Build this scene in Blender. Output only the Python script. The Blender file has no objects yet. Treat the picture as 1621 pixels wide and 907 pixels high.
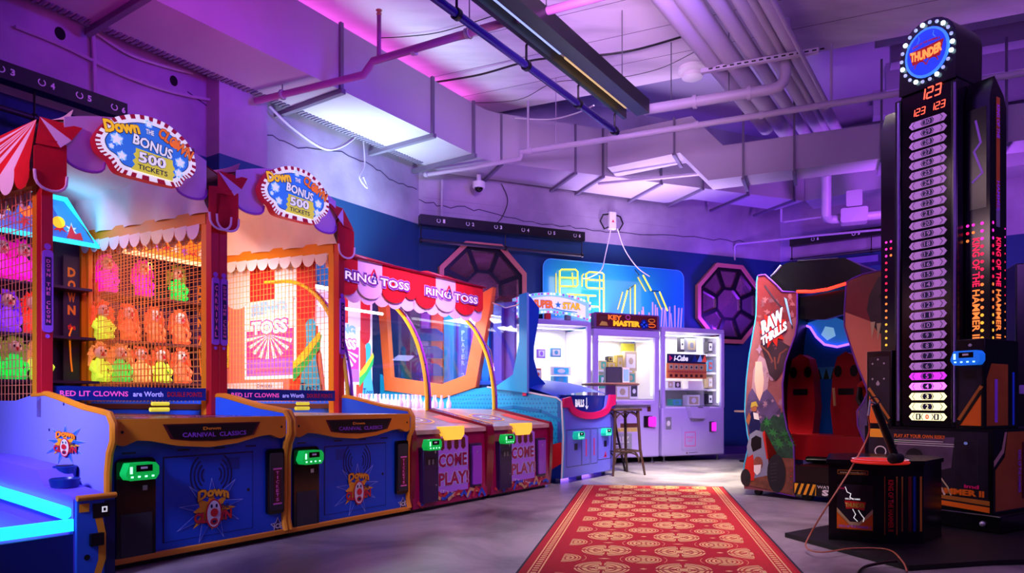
import bpy, math, random
from mathutils import Vector, Matrix
random.seed(7)
sc = bpy.context.scene
COL = sc.collection
R = math.radians

# ------------------------------------------------------------------ camera, world, lights, exposure
F = 1100.0            # focal length in pixels of a 1621 px wide frame
CZ = 0.85             # lens height
cam = bpy.data.cameras.new('camera'); co = bpy.data.objects.new('camera', cam); COL.objects.link(co)
co.location = (0, 0, CZ); co.rotation_euler = (R(90), 0, 0)
cam.sensor_width = 36; cam.lens = 36 * F / 1621
cam.shift_y = (637 - 453.5) / 1621
cam.clip_end = 100; cam.clip_start = .05
sc.camera = co
sc.view_settings.view_transform = 'Standard'; sc.view_settings.look = 'None'
sc.view_settings.gamma = 1; sc.view_settings.use_curve_mapping = False
sc.view_settings.exposure = 0.0
w = bpy.data.worlds.new('world'); sc.world = w; w.use_nodes = True
w.node_tree.nodes['Background'].inputs[0].default_value = (.22, .13, .55, 1)
w.node_tree.nodes['Background'].inputs[1].default_value = .06

def row_pt(t, y, z): return (-2.015 + .561 * t - .828 * y, 3.45 + .828 * t + .561 * y, z)
LK = .30
def area(name, loc, aim, size, power, color, spread=180, size_y=None):
    l = bpy.data.lights.new(name, 'AREA'); l.energy = power * LK; l.color = color; l.size = size
    if size_y: l.shape = 'RECTANGLE'; l.size_y = size_y
    l.spread = R(spread)
    o = bpy.data.objects.new(name, l); COL.objects.link(o); o.location = loc
    o.rotation_euler = (Vector(aim) - Vector(loc)).to_track_quat('-Z', 'Y').to_euler()
    return o
def point(name, loc, power, color, r=.03):
    l = bpy.data.lights.new(name, 'POINT'); l.energy = power; l.color = color; l.shadow_soft_size = r
    o = bpy.data.objects.new(name, l); COL.objects.link(o); o.location = loc
    return o
area('ceiling_wash_light', (0.7, 4.0, 3.3), (0.9, 7.6, 4.75), .8, 112, (.84, .48, 1.0), spread=66)
area('left_violet_wash_light', (-1.6, 2.6, 2.6), (-3.6, 6.4, 3.9), .8, 20, (.40, .02, 1.0))
area('duct_magenta_wash_light', (-1.7, 3.9, 3.0), (-2.3, 5.7, 4.0), .4, 26, (1.0, .05, .75), spread=100)
area('duct_side_violet_fill', (2.6, 3.4, 3.1), (-1.6, 7.0, 4.3), .7, 150, (.16, .04, 1.0), spread=80)  # out-of-view side light added to turn the duct side violet
area('right_purple_wash_light', (3.6, 2.2, 2.9), (4.6, 8.5, 4.3), .9, 150, (.42, .12, 1.0))
area('blacklight_over_ball_game', (-2.7, 1.7, 1.9), (-2.3, 3.9, .7), .5, 44, (.50, .46, 1.0), spread=55)
area('awning_pink_light', (-3.3, 2.1, 2.5), (-2.9, 4.2, 2.25), .3, 11, (1.0, .35, .75), spread=50)
area('awning_row_fill', (.3, 3.6, 3.2), (-.75, 6.6, 1.9), .4, 40, (1.0, .36, .72), spread=32)  # out-of-view pink light added to brighten the ring toss awnings
area('prize_row_violet_fill', (2.2, 3.8, 3.4), (2.0, 9.7, 1.2), .5, 80, (.52, .26, 1.0), spread=45)  # out-of-view violet light added to tint the prize cabinet bodies
area('prize_row_up_fill', (1.9, 9.75, 2.12), (1.95, 9.8, 4), 1.8, 110, (.80, .60, 1.0), spread=80, size_y=.3)  # unseen light added to brighten the back duct's underside like cabinet glow
area('row_front_purple_light', (1.8, 2.4, 3.0), (-1.0, 5.4, .4), .8, 30, (.36, .12, 1.0))
area('back_wall_uplight_left', (-.35, 9.45, 2.2), (-.55, 9.75, 3.9), .3, 18, (.50, .18, 1.0), size_y=.1)
area('left_wall_pink_uplight', tuple(row_pt(2.6, 2.45, 2.3)), tuple(row_pt(2.7, 2.68, 3.9)), .9, 22, (.70, .12, 1.0), size_y=.1)
area('back_wall_uplight_middle', (1.4, 10.15, 2.1), (1.2, 10.6, 3.7), 1.6, 46, (.30, .05, 1.0), size_y=.15)
area('back_wall_uplight_right', (3.6, 10.9, 2.1), (3.5, 11.5, 3.6), .9, 120, (.18, .03, 1.0), size_y=.15)
area('ring_toss_glow_fill', (-1.75, 7.8, 2.2), (-1.75, 8.15, 4.0), .9, 105, (.60, .98, 1.0), spread=80)  # unseen light without a fixture, added for the booths' glow on the duct
area('duct_top_magenta_strip', (-1.55, 7.6, 4.62), (-1.2, 7.35, 4.9), 3.4, 16, (1.0, .12, .75), size_y=.06)
area('recess_blue_light', (1.6, 9.7, 4.6), (2.0, 9.8, 5.3), 1.6, 16, (.10, .08, 1.0), size_y=.4)
area('right_wall_violet_light', (4.6, 8.0, 2.5), (6.6, 10.0, 3.8), .5, 300, (.50, .12, 1.0))
area('aisle_warm_fill', (1.7, 5.3, 4.5), (2.1, 8.2, 0), .5, 850, (1.0, .90, .68), spread=38)  # out-of-view light added for the prize windows' glow on the floor
area('rug_light', (0.9, 2.9, 4.4), (1.1, 5.4, 0), .7, 75, (1.0, .66, .74), spread=60)

# ------------------------------------------------------------------ materials
def lin(h):
    v = [int(h[i:i+2], 16) / 255 for i in (0, 2, 4)]
    return tuple((c / 12.92 if c <= .04045 else ((c + .055) / 1.055) ** 2.4) for c in v) + (1,)
MATS = {}
def mat(name, hexc='808080', rough=.5, metal=0, emit=None, es=1.0, alpha=None, noise=0, scale=6, bump=0, coat=0):
    if name in MATS: return MATS[name]
    m = bpy.data.materials.new(name); m.use_nodes = True; MATS[name] = m
    nt = m.node_tree; p = nt.nodes['Principled BSDF']
    c = lin(hexc); p.inputs['Base Color'].default_value = c
    p.inputs['Roughness'].default_value = rough; p.inputs['Metallic'].default_value = metal
    if coat: p.inputs['Coat Weight'].default_value = coat
    if emit:
        p.inputs['Emission Color'].default_value = lin(emit); p.inputs['Emission Strength'].default_value = es
    if noise or bump:
        n = nt.nodes.new('ShaderNodeTexNoise'); n.inputs['Scale'].default_value = scale; n.inputs['Detail'].default_value = 5
        tc = nt.nodes.new('ShaderNodeTexCoord'); nt.links.new(tc.outputs['Object'], n.inputs['Vector'])
        if noise:
            r = nt.nodes.new('ShaderNodeMix'); r.data_type = 'RGBA'
            r.inputs[6].default_value = tuple(max(0, x * (1 - noise)) for x in c[:3]) + (1,)
            r.inputs[7].default_value = tuple(min(1, x * (1 + noise)) for x in c[:3]) + (1,)
            mr = nt.nodes.new('ShaderNodeMapRange'); mr.inputs[1].default_value = .3; mr.inputs[2].default_value = .7
            nt.links.new(n.outputs[0], mr.inputs[0]); nt.links.new(mr.outputs[0], r.inputs[0]); nt.links.new(r.outputs[2], p.inputs['Base Color'])
        if bump:
            b = nt.nodes.new('ShaderNodeBump'); b.inputs['Strength'].default_value = bump; b.inputs['Distance'].default_value = .02
            nt.links.new(n.outputs[0], b.inputs['Height']); nt.links.new(b.outputs[0], p.inputs['Normal'])
    if alpha is not None:      # thin clear or tinted sheet
        t = nt.nodes.new('ShaderNodeBsdfTransparent'); t.inputs[0].default_value = c
        g = nt.nodes.new('ShaderNodeBsdfGlossy'); g.inputs['Roughness'].default_value = .03
        mx = nt.nodes.new('ShaderNodeMixShader'); mx.inputs[0].default_value = alpha
        nt.links.new(t.outputs[0], mx.inputs[1]); nt.links.new(g.outputs[0], mx.inputs[2])
        nt.links.new(mx.outputs[0], nt.nodes['Material Output'].inputs[0])
    return m
def glow(name, hexc, s): return mat(name, hexc, .5, emit=hexc, es=s)
mat('white', 'e8e6ea', .45); mat('black', '0a0a0c', .35); mat('black_gloss', '060608', .15)
mat('blue_panel', '0c4fd0', .38, noise=.06, scale=3); mat('plate_blue', '2c6cf0', .35)
mat('orange', 'e8901c', .4); mat('red_post', 'c01426', .4); mat('red_cloth', 'd01020', .75, noise=.15, scale=8, bump=.2)
mat('white_cloth', 'e9e2ee', .8, noise=.05, scale=5, bump=.3); mat('purple_plaque', '9a50d8', .4)
mat('dark_purple', '2a1048', .4); mat('chrome', 'c8c8d0', .15, 1); mat('steel', '80808a', .35, 1)
mat('yellow', 'f2d21c', .4); mat('navy', '0b1450', .4); mat('dark_blue', '0a2a8a', .35)
mat('pink', 'f06ac0', .5); mat('magenta', 'c8107c', .35); mat('brown', '5a2e24', .45); mat('tan', 'c8a06a', .5)
mat('clear', 'f4f8ff', alpha=.06); mat('cyan_panel', '18b4e6', .35); mat('cyan_dark', '0a86c8', .35)
mat('grey', '7c7c86', .5); mat('dark_grey', '2c2c33', .45); mat('green', '2a8a3a', .5); mat('silver', 'b9bcc8', .35, .6)
mat('duct_paint', 'b4a8c0', .55, noise=.05, scale=2); mat('pipe_paint', 'b4a6c0', .45); mat('beam_paint_shaded', '9488a4', .6)  # beam paint is darkened: the recess shade is put into its colour
mat('claw_body', 'b6a6dc', .35); mat('red', 'd8202a', .4); mat('deep_red', '5c0a12', .5)
glow('led_cyan', '28e4f8', 1.15); glow('led_white', 'ffffff', 5); glow('neon_yellow', 'ffe830', 1.7)
mat('reader_green', '10c050', .3, emit='08d050', es=.42); mat('reader_cyan', '18c0a0', .3, emit='10c8a0', es=.5); mat('reader_blue', '1870e0', .3, emit='1470f0', es=.6); glow('reader_spot', 'b0ffd8', 1.6); glow('reader_magenta', 'e828d8', .9)
glow('red_text', 'ff3020', 1.6)

# ------------------------------------------------------------------ mesh builder
_glyph = {}
def glyph(s, bold=0.0, font=None):
    k = (s, bold)
    if k in _glyph: return _glyph[k]
    cu = bpy.data.curves.new('lettering', 'FONT'); cu.body = s; cu.size = 1; cu.offset = bold; cu.resolution_u = 2
    o = bpy.data.objects.new('lettering', cu); COL.objects.link(o)
    dg = bpy.context.evaluated_depsgraph_get(); me = bpy.data.meshes.new_from_object(o.evaluated_get(dg))
    vs = [(v.co.x, v.co.y) for v in me.vertices]; fs = [tuple(p.vertices) for p in me.polygons]
    bpy.data.objects.remove(o); bpy.data.curves.remove(cu); bpy.data.meshes.remove(me)
    xs = [v[0] for v in vs] or [0, 1]; ys = [v[1] for v in vs] or [0, 1]
    x0, x1, y0, y1 = min(xs), max(xs), min(ys), max(ys)
    vs = [((x - x0) / max(1e-6, x1 - x0), (y - y0) / max(1e-6, y1 - y0)) for x, y in vs]
    _glyph[k] = (vs, fs, (x1 - x0) / max(1e-6, (y1 - y0))); return _glyph[k]

class Fr:      # a drawing plane: origin, right, up, outward normal
    def __init__(s, O, U, V, N=None):
        s.O = Vector(O); s.U = Vector(U); s.V = Vector(V); s.N = Vector(N) if N is not None else s.U.cross(s.V)
    def p(s, u, v, n=0): return s.O + s.U * u + s.V * v + s.N * n
    def turn(s, deg, u=0, v=0):
        c, q = math.cos(R(deg)), math.sin(R(deg))
        return Fr(s.p(u, v), s.U * c + s.V * q, s.V * c - s.U * q, s.N)
def front(y=0): return Fr((0, y, 0), (1, 0, 0), (0, 0, 1), (0, -1, 0))
def left(x=0): return Fr((x, 0, 0), (0, -1, 0), (0, 0, 1), (-1, 0, 0))     # seen from -x ; u = -y
def rightf(x=0): return Fr((x, 0, 0), (0, 1, 0), (0, 0, 1), (1, 0, 0))
def topf(z=0): return Fr((0, 0, z), (1, 0, 0), (0, 1, 0), (0, 0, 1))
EPS = .0016
class MB:
    def __init__(s): s.v = []; s.f = []; s.m = []; s.names = []
    def mi(s, m):
        if m not in s.names: s.names.append(m)
        return s.names.index(m)
    def face(s, pts, m):
        b = len(s.v); s.v += [tuple(p) for p in pts]; s.f.append(tuple(range(b, b + len(pts)))); s.m.append(s.mi(m)); return s
    def raw(s, vs, fs, m):
        b = len(s.v); s.v += [tuple(p) for p in vs]; k = s.mi(m)
        for f in fs: s.f.append(tuple(i + b for i in f)); s.m.append(k)
        return s
    def box(s, x0, x1, y0, y1, z0, z1, m):
        vs = [(x, y, z) for z in (z0, z1) for y in (y0, y1) for x in (x0, x1)]
        return s.raw(vs, [(0, 2, 3, 1), (4, 5, 7, 6), (0, 1, 5, 4), (2, 6, 7, 3), (0, 4, 6, 2), (1, 3, 7, 5)], m)
    def prism(s, fr, pts, n0, n1, m, side=None):
        k = len(pts); A = [fr.p(u, v, n0) for u, v in pts]; B = [fr.p(u, v, n1) for u, v in pts]
        s.raw(B, [tuple(range(k))], m); s.raw(A, [tuple(range(k))[::-1]], m)
        s.raw(A + B, [(i, (i + 1) % k, (i + 1) % k + k, i + k) for i in range(k)], side or m); return s
    def flat(s, fr, pts, m, layer=1): return s.face([fr.p(u, v, EPS * layer) for u, v in pts], m)
    def rect(s, fr, u0, v0, u1, v1, m, layer=1): return s.flat(fr, [(u0, v0), (u1, v0), (u1, v1), (u0, v1)], m, layer)
    def disc(s, fr, u, v, ru, rv, m, layer=1, n=20, a0=0):
        return s.flat(fr, [(u + ru * math.cos(2 * math.pi * i / n + a0), v + rv * math.sin(2 * math.pi * i / n + a0)) for i in range(n)], m, layer)
    def star(s, fr, u, v, r1, r2, n, m, layer=1, jit=0, sy=1, seed=1):
        rr = random.Random(seed); pts = []
        for i in range(2 * n):
            r = (r1 if i % 2 == 0 else r2) * (1 + jit * (rr.random() - .5) * 2); a = math.pi * i / n + math.pi / 2
            pts.append((u + r * math.cos(a), v + r * math.sin(a) * sy))
        return s.flat(fr, pts, m, layer)
    def line(s, fr, pts, wd, m, layer=1, closed=False):
        P = [Vector((a, b)) for a, b in pts]
        if closed: P.append(P[0])
        for a, b in zip(P, P[1:]):
            d = b - a
            if d.length < 1e-6: continue
            d.normalize(); q = Vector((-d.y, d.x)) * wd / 2; e = d * wd * .3
            s.flat(fr, [tuple(x) for x in (a - e - q, b + e - q, b + e + q, a - e + q)], m, layer)
        return s
    def ring(s, fr, u, v, ru, rv, wd, m, layer=1, n=24, a0=0, a1=360):
        P = []
        for i in range(n + 1):
            a = R(a0 + (a1 - a0) * i / n); P.append((math.cos(a), math.sin(a)))
        for (c0, s0), (c1, s1) in zip(P, P[1:]):
            s.flat(fr, [(u + ru * c0, v + rv * s0), (u + ru * c1, v + rv * s1), (u + (ru - wd) * c1, v + (rv - wd) * s1), (u + (ru - wd) * c0, v + (rv - wd) * s0)], m, layer)
        return s
    def text(s, fr, t, u0, v0, u1, v1, m, layer=1, bold=.02, arch=0, shear=0, outline=None, ol=.03):
        if outline: s.text(fr, t, u0 - (u1 - u0) * .01, v0 - (v1 - v0) * .06, u1 + (u1 - u0) * .01, v1 + (v1 - v0) * .06, outline, layer, bold + ol, arch, shear); layer += .5
        vs, fs, _ = glyph(t, bold)
        pts = []
        for x, y in vs:
            pts.append(fr.p(u0 + (u1 - u0) * x + shear * (v1 - v0) * y, v0 + (v1 - v0) * y + arch * (1 - (2 * x - 1) ** 2), EPS * layer))
        return s.raw(pts, fs, m)
    def vtext(s, fr, t, uc, v0, v1, wd, m, layer=1, bold=.03):
        h = (v1 - v0) / len(t)
        for i, c in enumerate(t):
            if c != ' ': s.text(fr, c, uc - wd / 2 * (.4 if c == 'I' else 1), v1 - h * (i + .88), uc + wd / 2 * (.4 if c == 'I' else 1), v1 - h * (i + .12), m, layer, bold)
        return s
    def tube(s, path, r, m, n=8, cap=True):
        P = [Vector(p) for p in path]; rs = r if isinstance(r, (list, tuple)) else [r] * len(P)
        base = len(s.v); k = s.mi(m); ref = None
        for i, p in enumerate(P):
            t = (P[min(i + 1, len(P) - 1)] - P[max(i - 1, 0)])
            t = t.normalized() if t.length > 1e-9 else Vector((0, 0, 1))
            if ref is None: ref = t.orthogonal().normalized()
            ref = (ref - t * ref.dot(t)); ref = ref.normalized() if ref.length > 1e-6 else t.orthogonal().normalized()
            q = t.cross(ref)
            for j in range(n):
                a = 2 * math.pi * j / n; s.v.append(tuple(p + (ref * math.cos(a) + q * math.sin(a)) * rs[i]))
        for i in range(len(P) - 1):
            for j in range(n):
                a = base + i * n + j; b = base + i * n + (j + 1) % n
                s.f.append((a, b, b + n, a + n)); s.m.append(k)
        if cap:
            s.f.append(tuple(range(base, base + n))[::-1]); s.m.append(k)
            e = base + (len(P) - 1) * n; s.f.append(tuple(range(e, e + n))); s.m.append(k)
        return s
    def lathe(s, c, prof, m, n=16, ax=(0, 0, 1), sy=1):
        ax = Vector(ax).normalized(); q = ax.orthogonal().normalized(); r2 = ax.cross(q); c = Vector(c)
        base = len(s.v); k = s.mi(m)
        for r, h in prof:
            for j in range(n):
                a = 2 * math.pi * j / n; s.v.append(tuple(c + ax * h + (q * math.cos(a) * r + r2 * math.sin(a) * r * sy)))
        for i in range(len(prof) - 1):
            for j in range(n):
                a = base + i * n + j; b = base + i * n + (j + 1) % n
                s.f.append((a, b, b + n, a + n)); s.m.append(k)
        s.f.append(tuple(range(base, base + n))[::-1]); s.m.append(k)
        e = base + (len(prof) - 1) * n; s.f.append(tuple(range(e, e + n))); s.m.append(k)
        return s
    def ball(s, c, r, m, n=12, sz=1):
        return s.lathe(c, [(max(.001, r * math.sin(math.pi * i / (n // 2))), -r * sz * math.cos(math.pi * i / (n // 2))) for i in range(n // 2 + 1)], m, n)
    def grid(s, fn, nu, nv, m):
        b = len(s.v); k = s.mi(m)
        for j in range(nv + 1):
            for i in range(nu + 1): s.v.append(tuple(fn(i / nu, j / nv)))
        for j in range(nv):
            for i in range(nu):
                a = b + j * (nu + 1) + i; s.f.append((a, a + 1, a + nu + 2, a + nu + 1)); s.m.append(k)
        return s
    def build(s, name, parent=None, bevel=0, label=None, smooth=True):
        me = bpy.data.meshes.new(name); me.from_pydata(s.v, [], s.f); me.update()
        for n in s.names: me.materials.append(MATS[n])
        me.polygons.foreach_set('material_index', s.m)
        if smooth:
            me.shade_smooth(); me.set_sharp_from_angle(angle=R(38))
        o = bpy.data.objects.new(name, me); COL.objects.link(o)
        if parent: o.parent = parent
        if label: o['label'] = label
        if bevel:
            b = o.modifiers.new('bevel', 'BEVEL'); b.width = bevel; b.segments = 2; b.limit_method = 'ANGLE'; b.angle_limit = R(50)
        return o
def tag(o, label, cat, group=None):
    o['label'] = label; o['category'] = cat
    if group: o['group'] = group
    return o
def thing(name, label, cat, loc=(0, 0, 0), rz=0, group=None):
    o = bpy.data.objects.new(name, None); COL.objects.link(o); o.location = loc; o.rotation_euler = (0, 0, rz)
    return tag(o, label, cat, group)
def struct(o): o['kind'] = 'structure'; return o
def dup(root, loc, rz=None, label=None, group=None, scale=None):
    r = root.copy(); COL.objects.link(r); r.location = loc
    if rz is not None: r.rotation_euler = (0, 0, rz)
    if label: r['label'] = label
    if group: r['group'] = group
    if scale: r.scale = scale
    for ch in list(root.children):
        c = ch.copy(); COL.objects.link(c); c.parent = r
        for g in ch.children:
            d_ = g.copy(); COL.objects.link(d_); d_.parent = c
    return r
def rrect(u0, v0, u1, v1, r, n=5):
    P = []
    for cx, cy, a in ((u1 - r, v1 - r, 0), (u0 + r, v1 - r, 90), (u0 + r, v0 + r, 180), (u1 - r, v0 + r, 270)):
        for i in range(n + 1):
            t = R(a + 90 * i / n); P.append((cx + r * math.cos(t), cy + r * math.sin(t)))
    return P
def at(px, py, z):      # the point at height z on the sight line through a photo point
    y = (z - CZ) * F / (637 - py); return Vector(((px - 810.5) / F * y, y, z))
# the directions the place is laid out in
RD = Vector((.561, .828, 0)); RN = Vector((-.828, .561, 0)); RA = math.atan2(.828, .561)   # game row: along, into, angle
R0 = Vector((-2.015, 3.45, 0))
def row(t, y=0, z=0): return R0 + RD * t + RN * y + Vector((0, 0, z))
BD = Vector((.919, .395, 0)); BN = Vector((-.395, .919, 0)); BA = math.atan2(.395, .919)    # back wall
B0 = Vector((-1.255, 9.36, 0))
ED = Vector((.804, -.594, 0)); EN = Vector((.594, .804, 0)); E0 = Vector((4.58, 11.87, 0)); EA = math.atan2(-.594, .804)  # right wall
PD = Vector((.912, -.41, 0)); PN = Vector((.41, .912, 0)); PA = math.atan2(-.41, .912)     # ceiling grid across
def bw(px, py, off=0):   # point on the back wall (distance off in front of it), as (s, z)
    k = (px - 810.5) / F; o = B0 - BN * off
    s = (k * o.y - o.x) / (BD.x - k * BD.y); p = o + BD * s
    return s, CZ + (637 - py) / F * p.y
def lw(px, py, off=0):   # the same for the left wall: s runs back from the corner toward the camera
    k = (px - 810.5) / F; o = B0 - RN * off
    s = (o.x - k * o.y) / (RD.x - k * RD.y); p = o - RD * s
    return s, CZ + (637 - py) / F * p.y
# ------------------------------------------------------------------ room materials
def two_tone():
    m = mat('wall_paint', 'd2c6d8', .7, bump=.15, scale=14)
    nt = m.node_tree; p = nt.nodes['Principled BSDF']
    g = nt.nodes.new('ShaderNodeNewGeometry'); sx = nt.nodes.new('ShaderNodeSeparateXYZ'); nt.links.new(g.outputs['Position'], sx.inputs[0])
    gt = nt.nodes.new('ShaderNodeMath'); gt.operation = 'GREATER_THAN'; gt.inputs[1].default_value = 3.25
    nt.links.new(sx.outputs[2], gt.inputs[0])
    n = nt.nodes.new('ShaderNodeTexNoise'); n.inputs['Scale'].default_value = 1.3; n.inputs['Detail'].default_value = 6
    nt.links.new(g.outputs['Position'], n.inputs['Vector'])
    cr = nt.nodes.new('ShaderNodeValToRGB'); cr.color_ramp.elements[0].position = .35; cr.color_ramp.elements[1].position = .7
    cr.color_ramp.elements[0].color = lin('8e80a0'); cr.color_ramp.elements[1].color = lin('b8aac6'); nt.links.new(n.outputs[0], cr.inputs[0])
    mx = nt.nodes.new('ShaderNodeMix'); mx.data_type = 'RGBA'; mx.inputs[6].default_value = lin('03386e')
    nt.links.new(gt.outputs[0], mx.inputs[0]); nt.links.new(cr.outputs[0], mx.inputs[7]); nt.links.new(mx.outputs[2], p.inputs['Base Color'])
two_tone()
def concrete():
    m = mat('concrete', '8c8288', .3); nt = m.node_tree; p = nt.nodes['Principled BSDF']
    g = nt.nodes.new('ShaderNodeNewGeometry')
    n = nt.nodes.new('ShaderNodeTexNoise'); n.inputs['Scale'].default_value = 1.1; n.inputs['Detail'].default_value = 9; n.inputs['Roughness'].default_value = .65
    n.inputs['Distortion'].default_value = .8
    nt.links.new(g.outputs['Position'], n.inputs['Vector'])
    cr = nt.nodes.new('ShaderNodeValToRGB'); e = cr.color_ramp.elements
    e[0].position = .33; e[0].color = lin('5d565c'); e[1].position = .68; e[1].color = lin('b9b0b2')
    nt.links.new(n.outputs[0], cr.inputs[0]); nt.links.new(cr.outputs[0], p.inputs['Base Color'])
    mr = nt.nodes.new('ShaderNodeMapRange'); mr.inputs[3].default_value = .22; mr.inputs[4].default_value = .5
    nt.links.new(n.outputs[0], mr.inputs[0]); nt.links.new(mr.outputs[0], p.inputs['Roughness'])
    b = nt.nodes.new('ShaderNodeBump'); b.inputs['Strength'].default_value = .08; nt.links.new(n.outputs[0], b.inputs['Height']); nt.links.new(b.outputs[0], p.inputs['Normal'])
concrete()
def ceilmat():
    m = mat('ceiling_board', 'd8cede', .75); nt = m.node_tree; p = nt.nodes['Principled BSDF']
    g = nt.nodes.new('ShaderNodeNewGeometry')
    mp = nt.nodes.new('ShaderNodeMapping'); mp.inputs['Rotation'].default_value = (0, 0, -PA); mp.inputs['Scale'].default_value = (.35, 1.6, 1)
    nt.links.new(g.outputs['Position'], mp.inputs[0])
    n = nt.nodes.new('ShaderNodeTexNoise'); n.inputs['Scale'].default_value = 2.4; n.inputs['Detail'].default_value = 8; nt.links.new(mp.outputs[0], n.inputs['Vector'])
    cr = nt.nodes.new('ShaderNodeValToRGB'); e = cr.color_ramp.elements
    e[0].position = .30; e[0].color = lin('c6bccc'); e[1].position = .55; e[1].color = lin('e2d8e6')
    nt.links.new(n.outputs[0], cr.inputs[0]); nt.links.new(cr.outputs[0], p.inputs['Base Color'])
ceilmat()
mat('crack', '3a2f52', .9); mat('dark_void', '0d0b14', .9)

# ------------------------------------------------------------------ floor, walls, ceiling
b = MB(); P = [row(-7, -9), row(-7, 2.75), B0, E0, E0 + ED * 9, Vector((11.6, 0, 0)), Vector((6, -3.5, 0))]
b.prism(topf(), [(p.x, p.y) for p in P], -.12, 0, 'concrete'); struct(b.build('floor'))
def wall(name, o, d, n, L, z1=5.4, th=.15):
    b = MB(); fr = Fr(o, d, (0, 0, 1), -n)
    b.prism(fr, [(0, -.1), (L, -.1), (L, z1), (0, z1)], -th, 0, 'wall_paint'); return b, fr
LO = B0 - RD * 13
b, fr = wall('wall_left', LO, RD, RN, 13)
def crackline(b, fr, pts, wd=.012):
    rr = random.Random(int(pts[0][0] * 97)); Q = []
    for (a0, c0), (a1, c1) in zip(pts, pts[1:]):
        for i in range(5):
            t = i / 5; Q.append((a0 + (a1 - a0) * t + rr.uniform(-.02, .02), c0 + (c1 - c0) * t + rr.uniform(-.025, .025)))
    Q.append(pts[-1]); b.line(fr, Q, wd, 'crack', 1)
crackline(b, fr, [(13 - s, z) for s, z in (lw(300, 150), lw(420, 210), lw(470, 232), lw(540, 242), lw(590, 262), lw(622, 288), lw(660, 300))])
for px, py, rr_ in ((95, 53, .07), (275, 128, .065)):
    s, z = lw(px, py); b.disc(fr, 13 - s, z, rr_ * .6, rr_ * .75, 'dark_void', 1)
struct(b.build('wall_left'))
b, fr = wall('wall_back', B0, BD, BN, 6.35)
crackline(b, fr, [bw(665, 318), bw(700, 325), bw(760, 332), bw(830, 349), bw(900, 359), bw(960, 368), bw(1050, 372), bw(1130, 378), bw(1180, 384)])
for z in (3.95, 3.62, 3.45): b.line(fr, [(.05, z), (4.2, z)], .006, 'beam_paint_shaded', 1)
struct(b.build('wall_back'))
b, fr = wall('wall_right', E0, ED, EN, 9)
struct(b.build('wall_right'))
# skirting boards
mat('skirting', '5a4a9a', .5)
b = MB(); b.box(0, 6.35, -.02, 0, 0, .13, 'skirting'); o = b.build('baseboard_back'); o.location = B0; o.rotation_euler = (0, 0, BA); struct(o)
b = MB(); b.box(0, 9, -.02, 0, 0, .13, 'skirting'); o = b.build('baseboard_right'); o.location = E0; o.rotation_euler = (0, 0, EA); struct(o)
# pilaster on the left wall
b = MB(); s0, _ = lw(347, 240, .206); s1, _ = lw(423, 267, .206)
fr = Fr(B0 - RD * s0, RD, (0, 0, 1), -RN); b.prism(fr, [(0, 0), (s0 - s1, 0), (s0 - s1, 4.7), (0, 4.7)], -.02, .206, 'wall_paint'); struct(b.build('trim_1'))
# near ceiling with its edge, and the higher ceiling past it
L0 = Vector((-.055, 9.29, 0))
def Lp(t): return L0 + PD * t
b = MB(); P = [Lp(-1.0), Lp(13), Lp(13) - PN * 14, Vector((-7.5, -3, 0)), B0 - RD * 12.5, B0 - RD * .55]
b.prism(topf(), [(p.x, p.y) for p in P], 4.75, 5.3, 'ceiling_board', 'beam_paint_shaded')
for k in range(1, 4):
    a = Lp(-2.5 - k * .2) - PN * (k * .62); c = Lp(12) - PN * (k * .62)
    b.tube([a + Vector((0, 0, 4.75)), c + Vector((0, 0, 4.75))], .003, 'crack', 4)
struct(b.build('ceiling'))
b = MB(); P = [B0 - RD * 3, B0, E0, E0 + ED * 9, Vector((11, 2, 0))]
b.prism(topf(), [(p.x, p.y) for p in P], 5.31, 5.4, 'beam_paint_shaded'); struct(b.build('ceiling_upper'))
for i, (dd, zz, t0) in enumerate(((.55, 5.02, 4.4), (1.15, 4.98, 4.6), (1.9, 4.95, 4.6), (2.75, 4.95, 4.5))):
    b = MB(); b.box(0, 4.8 - i * .3, 0, .22, zz, 5.31, 'beam_paint_shaded'); o = b.build('trim_%d' % (i + 2)); p = Lp(t0) + PN * dd; o.location = p; o.rotation_euler = (0, 0, PA); struct(o)

# ------------------------------------------------------------------ air ducts
ZB, ZT = 3.95, 4.59
duct = thing('air_duct', 'big pale rectangular air duct running along the left wall and bending round the back wall', 'air duct')
e2 = Vector((-.464, 8.72, 0)); e1 = e2 - RD * 8.2; e3 = Vector((-.33, 8.88, 0)); e4 = Vector((-.16, 8.99, 0)); e5 = Vector((1.239, 9.5, 0)); e6 = Vector((4.5, 10.70, 0))
w1 = e1 + RN * .80; w2 = Vector((-1.19, 9.02, 0)); w3 = Vector((-.9, 9.40, 0)); w4 = Vector((2.37, 10.80, 0)); w5 = Vector((2.75, 10.6, 0)); w6 = Vector((4.25, 11.2, 0))
P = [e1, e2, e3, e4, e5, e6, w6, w5, w4, w3, w2, w1]
b = MB(); b.prism(topf(), [(p.x, p.y) for p in P], ZB, ZT, 'duct_paint'); b.build('duct_body', duct)
b = MB(); q = e6 + ED * 3.0
P = [e6 + Vector((.02, .02, 0)), q, q + EN * .6, e6 + EN * .6]
b.prism(topf(), [(p.x, p.y) for p in P], ZB + .01, ZT - .01, 'duct_paint'); b.build('duct_body', duct)
mat('flange', '6e6480', .5)
for s in (.05, .83, 2.21, 4.15, 5.6):
    b = MB(); p = e2 - RD * s
    fr = Fr(p, RD, (0, 0, 1), -RN); b.prism(fr, [(-.02, ZB - .03), (.02, ZB - .03), (.02, ZT + .02), (-.02, ZT + .02)], -.002, .03, 'flange')
    b.prism(fr, [(-.025, ZB - .05), (.025, ZB - .05), (.025, ZB - .002), (-.025, ZB - .002)], -1.0 if s < 3 else -.9, .05, 'flange'); b.build('hanger_bracket', duct)
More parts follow.
